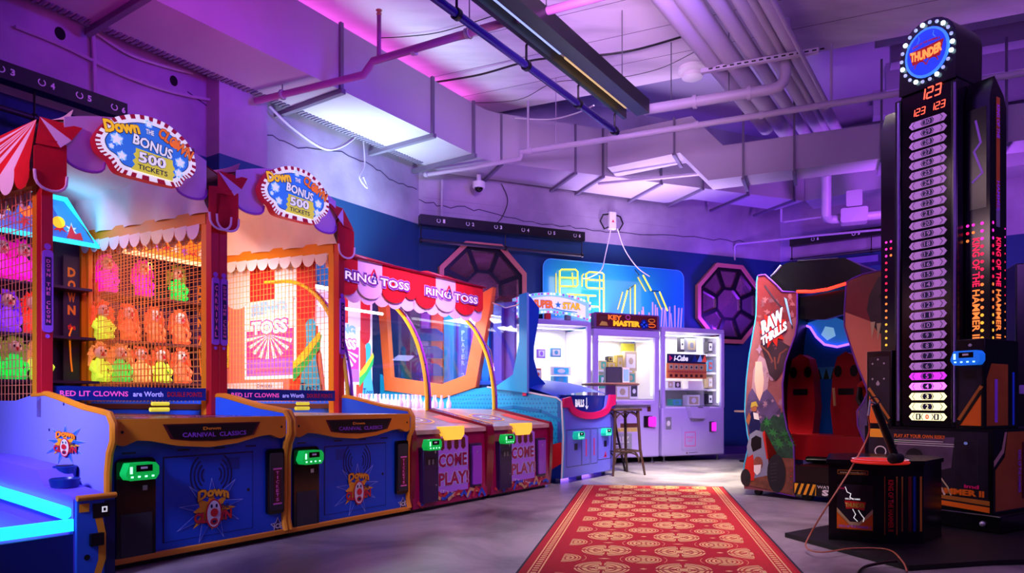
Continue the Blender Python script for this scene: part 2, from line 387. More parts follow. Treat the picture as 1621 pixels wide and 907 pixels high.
for p in (e4 + BD * .02, Vector((.85, 9.36, 0)), e5, Vector((2.1, 9.81, 0)), Vector((2.75, 10.05, 0)), Vector((3.5, 10.33, 0)), Vector((4.3, 10.62, 0))):
    b = MB(); dd = (e6 - e5).normalized(); nn = Vector((-dd.y, dd.x, 0))
    fr = Fr(p, dd, (0, 0, 1), -nn); b.prism(fr, [(-.012, ZB - .02), (.012, ZB - .02), (.012, ZT), (-.012, ZT)], 0, .025, 'flange')
    b.prism(fr, [(-.02, ZB - .035), (.02, ZB - .035), (.02, ZB - .002), (-.02, ZB - .002)], -.9, .03, 'flange'); b.build('hanger_bracket', duct)
b = MB()          # corrugated strip along the wall edge of the duct
a = w1 - RN * .0; L = (w2 - w1).length; nst = 170
for i in range(nst):
    p0 = w1 + RD * (L * i / nst); p1 = p0 + RD * (L / nst * .5)
    P = [p0, p1, p1 - RN * .10, p0 - RN * .10]; b.prism(topf(), [(p.x, p.y) for p in P], ZB - .012, ZB - .001, 'flange')
b.build('corrugated_edge', duct)

fr2 = Fr(Vector((2.456, 8.7, 0)), PD, (0, 0, 1), -PN)
cduct = thing('air_duct', 'pale air duct that drops down a step and crosses to the tall striker tower', 'air duct')
prof = [(-1.30, 3.97), (-.35, 4.03), (0, 3.63), (4.2, 3.63), (4.2, 4.02), (.18, 4.04), (-.2, 4.47), (-1.30, 4.42)]
b = MB(); b.prism(fr2, prof, -.42, 0, 'duct_paint'); b.build('duct_body', cduct)
for s, z0, z1 in ((-.42, 4.02, 4.48), (.42, 3.6, 4.75), (1.0, 3.6, 4.75), (1.92, 3.6, 4.75), (3.1, 3.6, 4.75)):
    b = MB(); b.prism(fr2, [(s - .012, z0), (s + .012, z0), (s + .012, z1), (s - .012, z1)], .001, .025, 'flange')
    b.prism(fr2, [(s - .02, z0 - .03), (s + .02, z0 - .03), (s + .02, z0), (s - .02, z0)], -.48, .05, 'flange'); b.build('hanger_bracket', cduct)

# ------------------------------------------------------------------ pipes, conduits and cables under the ceiling
def pipe(name, label, pts, r, m='pipe_paint', cat='pipe', group=None, rings=(), n=12):
    b = MB(); b.tube(pts, r, m, n); o = b.build(name); tag(o, label, cat, group)
    for p, d_ in rings:
        k = MB(); d_ = Vector(d_).normalized(); k.tube([Vector(p) - d_ * .02, Vector(p) + d_ * .02], r * 1.3, 'pipe_paint', 12)
        k.build('coupling', o)
    return o
mat('pink_pipe', 'a05c98', .45)
o = pipe('sprinkler_pipe', 'mauve sprinkler pipe with a kink passing under the left air duct', [at(405, 160, 3.85), at(500, 137, 3.85), at(575, 118.5, 3.85), at(583, 108, 3.9), at(590, 97, 3.95), at(783, 40, 3.97), at(960, -8, 3.97)], .033, 'pink_pipe', rings=[(at(447, 150, 3.85), (.9, -.4, 0)), (at(655, 80, 3.955), (.9, -.4, 0)), (at(740, 53, 3.965), (.9, -.4, 0))])
b = MB(); p = at(600, 95, 3.95); b.tube([p, p + Vector((0, 0, .4))], .02, 'pink_pipe'); b.lathe(p + Vector((0, 0, .4)), [(.02, 0), (.025, .02), (.012, .03), (.03, .05)], 'tan', 10); b.build('sprinkler_head', o)
for q in ((447, 150, 3.85), (743, 52, 3.96)):
    b = MB(); p = at(*q); b.tube([p, p + Vector((0, 0, (ZB if q[0] < 600 else 4.75) - q[2]))], .006, 'steel'); b.ring(Fr(p, RD, (0, 0, 1)), 0, 0, .05, .05, .012, 'steel', 0); b.build('hanger_rod', o)
pipe('sprinkler_pipe', 'short pale sprinkler pipe under the bend of the big duct', [at(672, 277, 3.85), at(750, 265, 3.85), at(824, 251, 3.85), at(826, 243, 3.9)], .028, rings=[(at(675, 276, 3.85), (.9, -.4, 0))])
o = pipe('sprinkler_pipe', 'long pale sprinkler pipe crossing the room from the duct bend to the striker tower', [at(824, 241.5, 3.92), at(960, 221, 3.92), at(1200, 183, 3.92), at(1425, 147, 3.92), at(1640, 112, 3.92)], .033,
     rings=[(at(1103, 198, 3.92), (.9, -.4, 0)), (at(1205, 182, 3.92), (.9, -.4, 0)), (at(1308, 166, 3.92), (.9, -.4, 0)), (at(840, 239, 3.92), (.9, -.4, 0))])
for q in ((836, 240, 3.92), (880, 233, 3.92), (1316, 165, 3.92)):
    b = MB(); p = at(*q); b.tube([p, p + Vector((0, 0, .62 if q[0] < 860 or q[0] > 1000 else .83))], .014 if q[0] != 880 else .005, 'pipe_paint'); b.build('hanger_rod', o)
pipe('sprinkler_pipe', 'thin pale pipe in front of the back duct above the junction box', [at(947, 291, 3.85), at(1030, 283, 3.85), at(1110, 275, 3.85)], .022)
# gas pipes, parallel to the game row
gp = [(1203.5, 190, .092, 'thickest of the ceiling pipes, nearest the round smoke alarm'), (1242, 208, .092, 'second thick ceiling pipe counted from the smoke alarm'),
      (1270.5, 205, .066, 'third ceiling pipe counted from the smoke alarm'), (1294, 202, .066, 'fourth ceiling pipe, behind the upright elbow pipe'),
      (1306, 202, .036, 'narrow ceiling pipe between the fourth and the sixth'), (1321, 199, .062, 'ceiling pipe nearest the striker tower side')]
for x, y, r_, lb in gp:
    p = at(x, y, 4.36); pipe('ceiling_pipe', 'pale ' + lb, [p + RD * .3, p - RD * 5.5], r_, cat='pipe', group='parallel ceiling pipes', n=18)
p = at(1310, 165, 4.22); pipe('conduit', 'thin bright conduit running beside the parallel ceiling pipes', [p, p - RD * 4.5], .022)
b = MB(); A = at(1109, 115, 4.24); B_ = at(1296, 82, 4.24); dd = (B_ - A).normalized(); nn = Vector((-dd.y, dd.x, 0))
fr = Fr(A, dd, (0, 0, 1), -nn); L = (B_ - A).length; b.prism(fr, [(0, 0), (L, 0), (L, .045), (0, .045)], -.045, 0, 'duct_paint')
for i in range(16): b.rect(fr, .08 + i * L / 16, .015, .12 + i * L / 16, .03, 'dark_void', 1)
tag(b.build('strut_rail'), 'slotted steel strut carrying the parallel ceiling pipes', 'strut')
q0 = at(1243, -30, 4.70); zc = 4.08
A = at(1243, 120, zc + .1); 
yA = A.y; top = Vector((A.x, A.y, 4.75)); e_ = at(1020, 172, zc); d_ = (e_ - A); d_.z = 0; d_ = d_.normalized()
arc = [A, A + Vector((0, 0, -.06)) + d_ * .02, A + Vector((0, 0, -.10)) + d_ * .06, A + Vector((0, 0, -.115)) + d_ * .13]
end = A + Vector((0, 0, -.115)) + d_ * ((e_ - A).length)
o = pipe('elbow_pipe', 'thick mauve pipe coming down from the ceiling and elbowing level to an open end', [top] + arc + [end], .055, 'pipe_paint', rings=[(top - Vector((0, 0, .2)), (0, 0, 1)), (A + Vector((0, 0, -.115)) + d_ * .9, d_), (A + Vector((0, 0, -.115)) + d_ * .35, d_)], n=18)
for t in (.55, 1.15):
    b = MB(); p = A + Vector((0, 0, -.115)) + d_ * t; b.tube([p - Vector((0, 0, .06)), Vector((p.x, p.y, 4.75))], .006, 'steel'); b.build('hanger_rod', o)
# right wall services
def ew(s, off, z): return E0 + ED * s - EN * off + Vector((0, 0, z))
pipe('wall_pipe', 'thin lilac pipe elbowing down the back wall and running towards the striker tower', [at(1163, 412, 3.2), at(1163, 390, 3.42), at(1166, 386, 3.45), at(1290, 373, 3.45), at(1410, 362, 3.45), at(1470, 356, 3.45)], .018)
b = MB(); p0 = ew(.55, .35, 3.62)
o = pipe('looped_vent_pipe', 'pale u-shaped vent pipe hanging under the duct in the far right corner', [at(1308, 278, 3.95), at(1308, 340, 3.47), at(1310, 345, 3.45), at(1318, 347, 3.44), at(1400, 339, 3.44), at(1410, 330, 3.5), at(1412, 290, 3.9)], .065, n=14)
b = MB(); p = at(1352, 342, 3.44); fr = Fr(p, PD, (0, 0, 1), -PN); b.prism(fr, rrect(-.17, -.1, .17, .1, .03), -.12, .1, 'pipe_paint'); b.prism(fr, rrect(-.10, .12, .10, .34, .02), -.1, .08, 'duct_paint')
for k in range(3): b.tube([fr.p(-.05 + k * .05, .12, .02), fr.p(-.05 + k * .05, .05, .06)], .01, 'pipe_paint')
b.build('valve_box', o)
pipe('conduit', 'thin lilac conduit on the dark wall under the far end of the back duct', [at(1237, 330, 3.85), at(1237, 350, 3.7), at(1242, 351, 3.7), at(1300, 343, 3.7)], .018)
# cables
def cable(label, pts, r, m='black', cat='cable', name='cable'):
    Q = []; P = [Vector(p) for p in pts]
    for i in range(len(P) - 1):
        p0, p1, p2, p3 = P[max(i - 1, 0)], P[i], P[i + 1], P[min(i + 2, len(P) - 1)]
        for j in range(8):
            t = j / 8; Q.append(.5 * ((2 * p1) + (p2 - p0) * t + (2 * p0 - 5 * p1 + 4 * p2 - p3) * t * t + (3 * p1 - p0 - 3 * p2 + p3) * t ** 3))
    Q.append(P[-1]); b = MB(); b.tube(Q, r, m, 6); return tag(b.build(name), label, cat)
cz = 4.72
cable('black cable strung across the ceiling behind the hanging lamp rail', [at(600, 60, cz), at(640, 58, cz), at(700, 50, cz), at(790, 22, cz)], .005)
cable('thick black cable bundle across the ceiling towards the smoke alarm', [at(690, 130, 4.70), at(760, 118, 4.66), at(845, 95, 4.7), at(920, 90, 4.66), at(1000, 80, 4.7), at(1090, 55, 4.7)], .012)
cable('thin black cable looped over the ceiling above the duct bend', [at(735, 163, cz), at(820, 158, 4.66), at(880, 130, cz), at(960, 126, cz), at(1040, 110, cz), at(1100, 82, cz)], .004)
cable('white cable sagging from the end of the hanging lamp rail to the duct', [at(815, 187, 4.55), at(870, 189, 4.3), at(910, 180, 4.1), at(940, 167, 3.8)], .008, 'white')
cable('tangled dark wire hanging from the pipes beside the smoke alarm', [at(1050, 0, cz), at(1070, 40, 4.6), at(1082, 55, 4.45), at(1100, 80, 4.35), at(1118, 95, 4.3)], .006)
for k, pts in enumerate(([lw(20, 45), lw(95, 75), lw(200, 125), lw(300, 155), lw(415, 170)], [lw(60, 0), lw(130, 40), lw(142, 55), lw(146, 155)], [lw(148, 55), lw(200, 88), lw(260, 108), lw(300, 118)])):
    P = [B0 - RD * s - RN * .05 + Vector((0, 0, min(z, 5.2))) for s, z in pts]
    cable(['long painted cable sagging along the upper left wall', 'painted conduit dropping down the upper left wall to the black rail', 'pink cable looping between the two holes in the left wall'][k], P, .014 if k != 1 else .018, 'pipe_paint', 'cable')
P = [lw(415, 172), lw(450, 205), lw(500, 238), lw(530, 235), lw(556, 216)]
cable('white cable looping from the pilaster up under the duct', [B0 - RD * s - RN * .12 + Vector((0, 0, z)) for s, z in P], .016, 'pipe_paint')
P = [lw(566, 225), lw(568, 262), lw(560, 283), lw(572, 300), lw(566, 283), lw(562, 286)]
cable('short pale cable with a lit plug dangling on the left wall by the corner', [B0 - RD * s - RN * .10 + Vector((0, 0, z)) for s, z in P], .010, 'pipe_paint')
P = [bw(700, 285, .1), bw(699, 353, .1)]
pipe('conduit', 'white conduit dropping down the back wall to the black lamp rail', [B0 + BD * s - BN * .1 + Vector((0, 0, z)) for s, z in P], .016)
P = [bw(792, 292), bw(802, 318), bw(793, 345), bw(780, 358)]
cable('thin black wire hanging down the back wall beside the dome camera', [B0 + BD * s - BN * .04 + Vector((0, 0, z)) for s, z in P], .006)

# smoke alarm, dome camera, junction box, sprinkler heads
p = at(1096, 108, 4.75); o = thing('smoke_alarm', 'round white smoke alarm on the ceiling beside the thick pipes', 'smoke alarm', p)
b = MB(); b.lathe((0, 0, -.07), [(.13, 0), (.17, .03), (.17, .07)], 'white', 28); b.build('base', o)
b = MB(); b.lathe((0, 0, -.13), [(.08, 0), (.12, .02), (.12, .06)], 'white', 28); b.build('cover', o)
o = thing('dome_camera', 'small white dome security camera hanging under the duct bend', 'camera', at(758, 285, 3.86))
b = MB(); b.lathe((0, 0, -.03), [(.075, -.08), (.085, -.07), (.085, 0), (.03, .02), (.03, .1)], 'white', 20); b.build('housing', o)
b = MB(); b.ball((0, 0, -.105), .06, 'black_gloss', 16); b.build('dome', o)
s, z = bw(970, 349, .06); o = thing('junction_box', 'white electrical box on the back wall feeding two cables to the neon sign', 'electrical box', B0 + BD * s + Vector((0, 0, z)), BA)
b = MB(); b.box(-.06, .06, -.07, 0, -.13, .13, 'white'); b.flat(front(-.07), [(-.025, -.03), (.025, -.03), (0, .015)], 'red', 1); b.build('box', o, .008)
for sx in (-1, 1):
    b = MB(); b.tube([(sx * .05, -.03, .1), (sx * .15, -.03, .08), (sx * .2, -.03, -.02), (sx * .13, -.03, -.13), (sx * .04, -.03, -.09)], .012, 'black', 8); b.build('cable_loop', o)
for lb, pts in (('pale cable from the junction box down to the yellow neon gate', (bw(964, 363), bw(955, 405), bw(944, 430), bw(925, 442), bw(915, 443))), ('pale cable from the junction box down to the yellow neon strokes on the right', (bw(974, 363), bw(985, 395), bw(1000, 425), bw(1020, 440)))):
    cable(lb, [B0 + BD * s - BN * (.06 if i < 2 else .14) + Vector((0, 0, z)) for i, (s, z) in enumerate(pts)], .008, 'white')

# ------------------------------------------------------------------ black lamp rails (box with hooks and numbers above a hanging bar)
def lamp_rail(label, loc, rz, L, nums, drop=.26, hooks=True, group=None, z_stub=.0):
    o = thing('lamp_rail', label, 'lamp rail', loc, rz, group)
    b = MB(); b.box(0, L, -.06, .06, 0, .13, 'black'); fr = front(-.06)
    for i, nchar in enumerate(nums):
        u = L * (i + .6) / len(nums); b.ring(fr, u, .065, .028, .028, .008, 'white', 1, 10, 120, 420); b.text(fr, nchar, u + .06, .04, u + .09, .09, 'white', 1, .04)
    b.build('rail_box', o, .004)
    b = MB(); b.tube([(0, 0, -drop), (L, 0, -drop)], .022, 'dark_grey', 12); b.build('hanging_bar', o)
    n = max(2, int(L / .9))
    for i in range(n + 1):
        x = .02 + (L - .04) * i / n; b = MB(); b.tube([(x, 0, .01), (x, 0, -drop + .03)], .008, 'black', 8)
        b.tube([(x - .012, 0, -drop), (x + .012, 0, -drop)], .034, 'black', 12); b.build('hook_rod', o)
    return o
s0, z0 = lw(-120, 90, .3); s1, _ = lw(196, 190, .3)
lamp_rail('black lamp rail with numbered hooks along the left wall behind the clown game', B0 - RD * s0 - RN * .3 + Vector((0, 0, 3.22)), RA, s0 - s1, '23456', .2)
s0, _ = bw(664, 353, .2); s1, _ = bw(923, 378, .2)
lamp_rail('black lamp rail numbered one to six on the back wall over the left octagonal mirror', B0 + BD * s0 - BN * .2 + Vector((0, 0, 3.19)), BA, s1 - s0, '123456', .2)
lamp_rail('dark lamp rail on the right wall over the dinosaur cabinet', E0 + ED * .25 - EN * .3 + Vector((0, 0, 3.42)), EA, 2.4, '6554', .22)
b = MB(); b.box(.1, 1.55, -.35, 0, 3.02, 3.12, 'skirting'); o = b.build('trim_9'); o.location = E0; o.rotation_euler = (0, 0, EA); struct(o)
# the hanging rail in the room
A = at(1000, 186, 3.86); L = 4.2
o = thing('lamp_rail', 'long black lamp rail hung from the ceiling over the aisle with a dark tube below', 'lamp rail', A - RD * L, RA)
mat('reflector', 'e6dfe6', .35, .3)
b = MB(); b.box(0, L, -.20, -.06, 0, .14, 'black'); b.box(0, L, .06, .10, 0, .14, 'black'); b.box(0, L, -.06, .06, .10, .14, 'reflector'); b.build('channel', o)
b = MB()
b.tube([(L - 1.4, 0, .06), (L - .15, 0, .06)], .018, 'tube_warm' if mat('tube_warm', 'ffe0a0', emit='ffd890', es=.6) else '', 10); b.build('lamp_tube', o)
b = MB(); b.tube([(L - 2.8, 0, .06), (L - 1.5, 0, .06)], .018, 'tube_blue' if mat('tube_blue', 'b0c0ff', emit='a8c0ff', es=.9) else '', 10); b.build('lamp_tube', o)
b = MB(); b.tube([(0, .16, -.13), (L - .02, .16, -.13)], .032, 'blue_tube' if mat('blue_tube', '3a2a78', .2, .6) else '', 16); b.build('hanging_bar', o)
for x in (.5, 1.45, 2.4, 3.32, 4.12):
    b = MB(); b.tube([(x, .12, .08), (x, .16, .04), (x, .16, -.10)], .011, 'black', 8); b.tube([(x - .02, .16, -.13), (x + .02, .16, -.13)], .045, 'black', 14); b.build('hook_rod', o)
for x in (3.75, 2.3, .8):
    b = MB(); b.tube([(x, -.1, .14), (x, -.1, .89)], .005, 'steel', 6); b.build('hanger_rod', o)

# ------------------------------------------------------------------ octagonal mirrors and the neon sign on the back wall
mat('mirror', 'd8a0a8', .09, .9, bump=.35, scale=3.0); mat('copper', 'd98a74', .35, .3)
def octagon(label, px, zc, rot=22.5):
    k = (px - 810.5) / F; s = (k * B0.y - B0.x) / (BD.x - k * BD.y); loc = B0 + BD * s + Vector((0, 0, zc))
    o = thing('octagonal_mirror', label, 'mirror', loc, BA, 'octagonal mirrors on the back wall')
    def oc(r, i): a = R(rot + 45 * i); return (r * math.cos(a), r * math.sin(a))
    fr = front(-.02); Ro = .70
    b = MB()
    for i in range(8):
        q = [oc(Ro, i), oc(Ro, i + 1), oc(Ro - .07, i + 1), oc(Ro - .07, i)]; b.prism(fr, q, 0, .07, 'copper')
    b.build('outer_frame', o)
    b = MB()
    for i in range(8):
        b.prism(fr, [oc(Ro - .07, i), oc(Ro - .07, i + 1), oc(Ro - .125, i + 1), oc(Ro - .125, i)], 0, .05, 'black')
        a, c = Vector(oc(Ro - .1, i)), Vector(oc(.27, i)); d_ = (a - c).normalized(); q = Vector((-d_.y, d_.x)) * .032
        b.prism(fr, [tuple(a - q), tuple(a + q), tuple(c + q), tuple(c - q)], .005, .045, 'black')
        b.prism(fr, [oc(.29, i), oc(.29, i + 1), oc(.245, i + 1), oc(.245, i)], .005, .045, 'black')
    b.build('lattice', o)
    b = MB(); b.prism(fr, [oc(Ro - .08, i) for i in range(8)], -.015, .012, 'mirror'); b.build('mirror_glass', o)
    return o
octagon('octagonal mirror in a copper frame on the back wall behind the ring toss booths', 763, 2.42)
octagon('octagonal mirror in a violet-lit frame on the back wall beside the dinosaur cabinet', 1150, 2.46)

s0, z1 = bw(860, 411, .08); s1, _ = bw(1083, 428, .08)
sign = thing('neon_sign', 'blue acrylic panel with yellow neon tubes on the back wall above the prize cabinets', 'neon sign', B0, BA)
mat('blue_acrylic', '2494dc', .2, coat=.5); mat('acrylic_edge', '58b0ff', .2)
b = MB(); b.prism(front(-.06), rrect(s0, 1.55, s1, 2.93, .13), 0, .012, 'blue_acrylic', 'acrylic_edge'); b.build('backing_panel', sign)
Q = rrect(s0, 1.55, s1, 2.93, .13); b = MB(); b.tube([(u, -.073, v) for u, v in Q + Q[:1]], .006, 'acrylic_edge', 6, False); b.build('panel_rim', sign)
def g(cx, cy):
    s, z = bw(820 + cx / 5.668, 400 + cy / 5.668, .13); return (s, -.13, z)
nn = [[(375, 560), (375, 165), (392, 150), (515, 150), (535, 170), (535, 290), (520, 303), (375, 300)], [(375, 222), (535, 228)],
      [(770, 600), (770, 195), (755, 180), (640, 172), (612, 190), (612, 300), (625, 315), (770, 322)], [(615, 240), (770, 250)],
      [(440, 372), (700, 387)], [(515, 380), (515, 480), (505, 560)], [(630, 385), (630, 640)], [(640, 480), (728, 485)],
      [(982, 340), (962, 420), (930, 540)], [(1050, 288), (1050, 575)], [(1122, 200), (1196, 340)], [(1270, 350), (1342, 522)]]
nb = [[(355, 560), (355, 180)], [(748, 600), (748, 200)], [(590, 300), (590, 200), (605, 185)], [(500, 175), (510, 290)], [(955, 348), (910, 505)], [(1025, 305), (1025, 565)], [(1092, 215), (1162, 342)], [(1240, 350), (1312, 520)]]
for u_, z_, s_2, w_2 in ((s0 + .50, 2.45, .55, 14), (s0 + 1.5, 2.4, .7, 8)): area('neon_glow_fill', B0 + BD * u_ - BN * .34 + Vector((0, 0, z_)), B0 + BD * u_ + Vector((0, 0, z_)), s_2, w_2, (.95, .9, .05))  # unseen area lights added to throw the neon's glow onto the panel
for P in nn: b = MB(); b.tube([g(*q) for q in P], .011, 'neon_yellow', 8); b.build('neon_tube', sign)
for P in nb: b = MB(); b.tube([(x, y + .05, z) for x, y, z in (g(*q) for q in P)], .008, 'neon_reflection' if glow('neon_reflection', 'd8b838', 1.1) else '', 6); b.build('neon_tube', sign)  # dim glowing copies set back, imitating the tubes' reflection in the panel
for P in (((980, 338), (1050, 286)), ((1195, 342), (1262, 345)), ((1090, 205), (1050, 150))): b = MB(); b.tube([g(*q) for q in P], .006, 'black', 6); b.build('tube_link', sign)
b = MB(); glow('rod_violet', '9a78ff', .9); rr = random.Random(3)
for i in range(16):
    u = g(1100 + i * 25, 500)[0]; h = rr.uniform(.2, .42); b.tube([(u, -.085, 1.98), (u + rr.uniform(-.03, .03), -.085, 1.98 + h)], .012, 'rod_violet', 6)
b.build('violet_rod_art', sign)
# ================================================================== carnival clown cabinets
def arcpts(cx, cz, rx, rz, a0, a1, n=14): return [(cx + rx * math.cos(R(a0 + (a1 - a0) * i / n)), cz + rz * math.sin(R(a0 + (a1 - a0) * i / n))) for i in range(n + 1)]
mat('deck', '6e2430', .22, noise=.15, scale=5); mat('deck_bright', 'd8b89c', .25); mat('mesh_wire', 'e8a050', .4); mat('burst_line', 'b8c8ff', .5)
mat('clown_red', 'd82030', .5); mat('clown_yellow', 'ffb020', .5); mat('decal_dim', '0a3aa0', .5); mat('paleblue', '8cc8f8', .5); mat('sky_face', '3a8ae8', .4)
glow('sign_white', 'f4f4fa', .62); glow('sign_sky', '3078dc', .6); glow('sign_yellow', 'e8e040', .55); glow('sign_orange', 'f87818', .6); glow('sign_gold', 'ffc418', .65); glow('sign_red', 'a81428', .4); glow('sign_pale', '90ccf8', .6)
mat('ink', '141a50', .5)
def burst_logo(b, fr, u, v, s, layer=2, dim=False):
    b.star(fr, u, v, .50 * s, .19 * s, 9, 'burst_line', layer, .12, .85, 4)
    b.star(fr, u, v, .47 * s, .18 * s, 9, 'blue_panel' if dim else 'plate_blue', layer + .5, .12, .85, 4)
    b.star(fr, u, v - .02 * s, .32 * s, .16 * s, 8, 'clown_yellow', layer + 1, .2, .8, 9)
    b.disc(fr, u + .02 * s, v - .07 * s, .115 * s, .19 * s, 'clown_red', layer + 5, 18); b.disc(fr, u + .02 * s, v - .07 * s, .095 * s, .17 * s, 'white', layer + 5.5, 18); b.disc(fr, u + .02 * s, v - .17 * s, .055 * s, .045 * s, 'clown_red', layer + 6, 12)
    b.disc(fr, u - .015 * s, v + .03 * s, .016 * s, .026 * s, 'ink', layer + 6, 10); b.disc(fr, u + .055 * s, v + .03 * s, .016 * s, .026 * s, 'ink', layer + 6, 10)
    b.disc(fr, u + .02 * s, v - .17 * s, .03 * s, .02 * s, 'ink', layer + 7, 12)
    b.text(fr, 'Down', u - .20 * s, v + .10 * s, u + .24 * s, v + .23 * s, 'sign_orange' if not dim else 'clown_yellow', layer + 3, .05, .05 * s, outline='deep_red')
    b.text(fr, 'THE', u + .12 * s, v - .02 * s, u + .24 * s, v + .04 * s, 'ink', layer + 3, .04)
    b.text(fr, 'CLOWN', u - .25 * s, v - .16 * s, u + .28 * s, v - .03 * s, 'clown_red', layer + 3, .05, -.02 * s, outline='ink')
    b.disc(fr, u + .02 * s, v - .055 * s, .055 * s, .055 * s, 'red', layer + 8, 14)
def reader(parent, x, z, m, sc_=1.0, y=-.0):
    b = MB(); fr = Fr((x, y, z), (1, 0, 0), (0, 0, 1), (0, -1, 0))
    P = [(0, .045), (.02, .10), (.17, .10), (.19, .075), (.19, .03), (.17, 0), (.02, 0), (0, .03)]
    P = [(u * sc_, v * sc_) for u, v in P]
    b.prism(fr, P, 0, .075 * sc_, m)
    f2 = Fr((x, y - .075 * sc_, z), (1, 0, 0), (0, 0, 1), (0, -1, 0))
    b.rect(f2, .055 * sc_, .05 * sc_, .15 * sc_, .088 * sc_, 'black_gloss', 1); b.rect(f2, .08 * sc_, .065 * sc_, .12 * sc_, .078 * sc_, 'white', 2)
    for i in range(4): b.rect(f2, (.025 + .04 * i) * sc_, .016 * sc_, (.04 + .04 * i) * sc_, .026 * sc_, 'reader_spot', 1)
    b.rect(f2, .02 * sc_, .04 * sc_, .035 * sc_, .08 * sc_, 'reader_spot', 1)
    return b.build('card_reader', parent, .008 * sc_)
def wiremesh(b, fr, u0, v0, u1, v1, step, r, m):
    n = int(abs(u1 - u0) / step)
    for i in range(n + 1):
        u = u0 + (u1 - u0) * i / n; b.tube([fr.p(u, v0), fr.p(u, v1)], r, m, 4, False)
    n = int(abs(v1 - v0) / step)
    for i in range(n + 1):
        v = v0 + (v1 - v0) * i / n; b.tube([fr.p(u0, v, .004), fr.p(u1, v, .004)], r, m, 4, False)
mat('plate_uv_lit', '8c8cfa', .4)  # plate blue turned lavender: the UV light is put into the colour
SIDE = [(0, .05), (.02, .12), (.02, .50), (0, .60), (-.035, .66), (-.035, .74), (.0, .79), (.10, .803), (.25, .82), (.39, .845), (.55, .875), (.68, .895), (.85, .89), (1.05, .86), (2.6, .86), (2.6, .05)]
def clown_cabinet(t0, w_, label, neon, wirecol, first):
    o = thing('clown_game_cabinet', label, 'arcade game', row(t0), RA)
    # lower cabinet
    b = MB(); b.box(.03, w_ - .03, .02, 2.6, .06, .73, 'blue_panel'); fr = front(.02)
    x0, x1 = .25 * w_, .80 * w_
    b.line(fr, [(x0 + .03, .10), (x0 + .03, .555), (x1 - .02, .555)], .008, 'ink', 1); b.line(fr, [(x1 - .02, .555), (x1 - .02, .10), (x0 + .03, .10)], .003, 'ink', 1)
    for u in (.06, .33, .53, .72): b.rect(fr, u * w_ + .02, .585, u * w_ + .09, .595, 'ink', 1)
    b.rect(fr, .62 * w_ if first else .36 * w_, .46, .70 * w_ if first else .44 * w_, .53, 'decal_dim', 1)
    for k in range(4):
        r_ = .035 + .022 * k; u = .535 * w_
        b.ring(fr, u - .03, .44, r_, r_ * 1.25, .009, 'navy', 1, 10, 120, 240); b.ring(fr, u + .03, .44, r_, r_ * 1.25, .009, 'navy', 1, 10, -60, 60)
    burst_logo(b, fr, .535 * w_, .25, .44, 2, True)
    b.disc(fr, .80 * w_ - .05, .33, .010, .010, 'black', 1, 10)
    b.star(fr, .945 * w_, .085, .055, .026, 5, 'white', 1); b.star(fr, .945 * w_, .085, .048, .022, 5, 'navy', 2); b.text(fr, 'ICE', .945 * w_ - .03, .07, .945 * w_ + .03, .10, 'white', 3, .03)
    b.build('cabinet_body', o, .004)
    b = MB(); b.box(.0, w_, -.005, .05, .03, .06, 'orange'); b.build('kick_trim', o, .004)
    b = MB(); b.box(.05, w_ - .05, .06, 2.5, 0.0, .06, 'black'); b.build('plinth', o)
    # orange fascia
    b = MB(); c = w_
    prof = [(.03, .765), (w_ - .03, .765), (w_ - .03, .67)] + arcpts(w_ - .07, .665, .04, .035, 0, -110, 5) + [(w_ - .14, .655), (w_ - .22, .648), (w_ * .66, .615), (w_ * .5, .600), (w_ * .34, .615), (.22, .648), (.14, .655)] + arcpts(.07, .665, .04, .035, -70, -180, 5)
    b.prism(front(.02), prof, 0, .045, 'orange'); fr = front(-.025)
    pan = [(.25 * w_, .735), (.80 * w_, .735), (.76 * w_, .66), (.66 * w_, .642), (.53 * w_, .634), (.40 * w_, .640), (.29 * w_, .655)]
    b.flat(fr, pan, 'deep_red', 1); b.flat(fr, [(u + (.53 * w_ - u) * .06, v + (.68 - v) * .12) for u, v in pan], 'black', 2)
    b.text(fr, 'CARNIVAL  CLASSICS', .35 * w_, .662, .71 * w_, .687, 'purple_plaque', 3, .02, -.003); b.text(fr, 'Down', .46 * w_, .697, .56 * w_, .715, 'orange', 3, .04)
    for u in (.065, w_ - .065): b.disc(fr, u, .70, .008, .008, 'black', 1, 10)
    b.build('fascia', o, .003)
    # coin / card panel, ticket panel
    b = MB(); b.prism(front(.02), rrect(.05, .03, .25, .565, .03), 0, .02, 'black_gloss'); b.rect(front(0), .07, .06, .23, .28, 'dark_grey', 1); b.rect(front(0), .18, .395, .205, .42, 'silver', 1)
    cp = b.build('card_panel', o, .003)
    reader(cp, .065, .455, 'reader_green', .88, 0)
    b = MB(); b.prism(front(.02), rrect(w_ * .865, .165, w_ * .975, .565, .02), 0, .025, 'black_gloss'); fr = front(-.005)
    b.prism(fr, rrect(w_ * .875, .19, w_ * .965, .54, .015), 0, .006, 'dark_grey'); b.rect(front(-.011), w_ * .90, .23, w_ * .945, .44, 'deep_red', 1)
    b.vtext(front(-.011), 'TICKETS', w_ * .9225, .24, .43, .022, 'pink', 2); b.rect(front(-.011), w_ * .893, .437, w_ * .952, .447, 'pink', 2); b.rect(front(-.011), w_ * .893, .223, w_ * .952, .233, 'pink', 2)
    b.build('ticket_panel', o, .003)
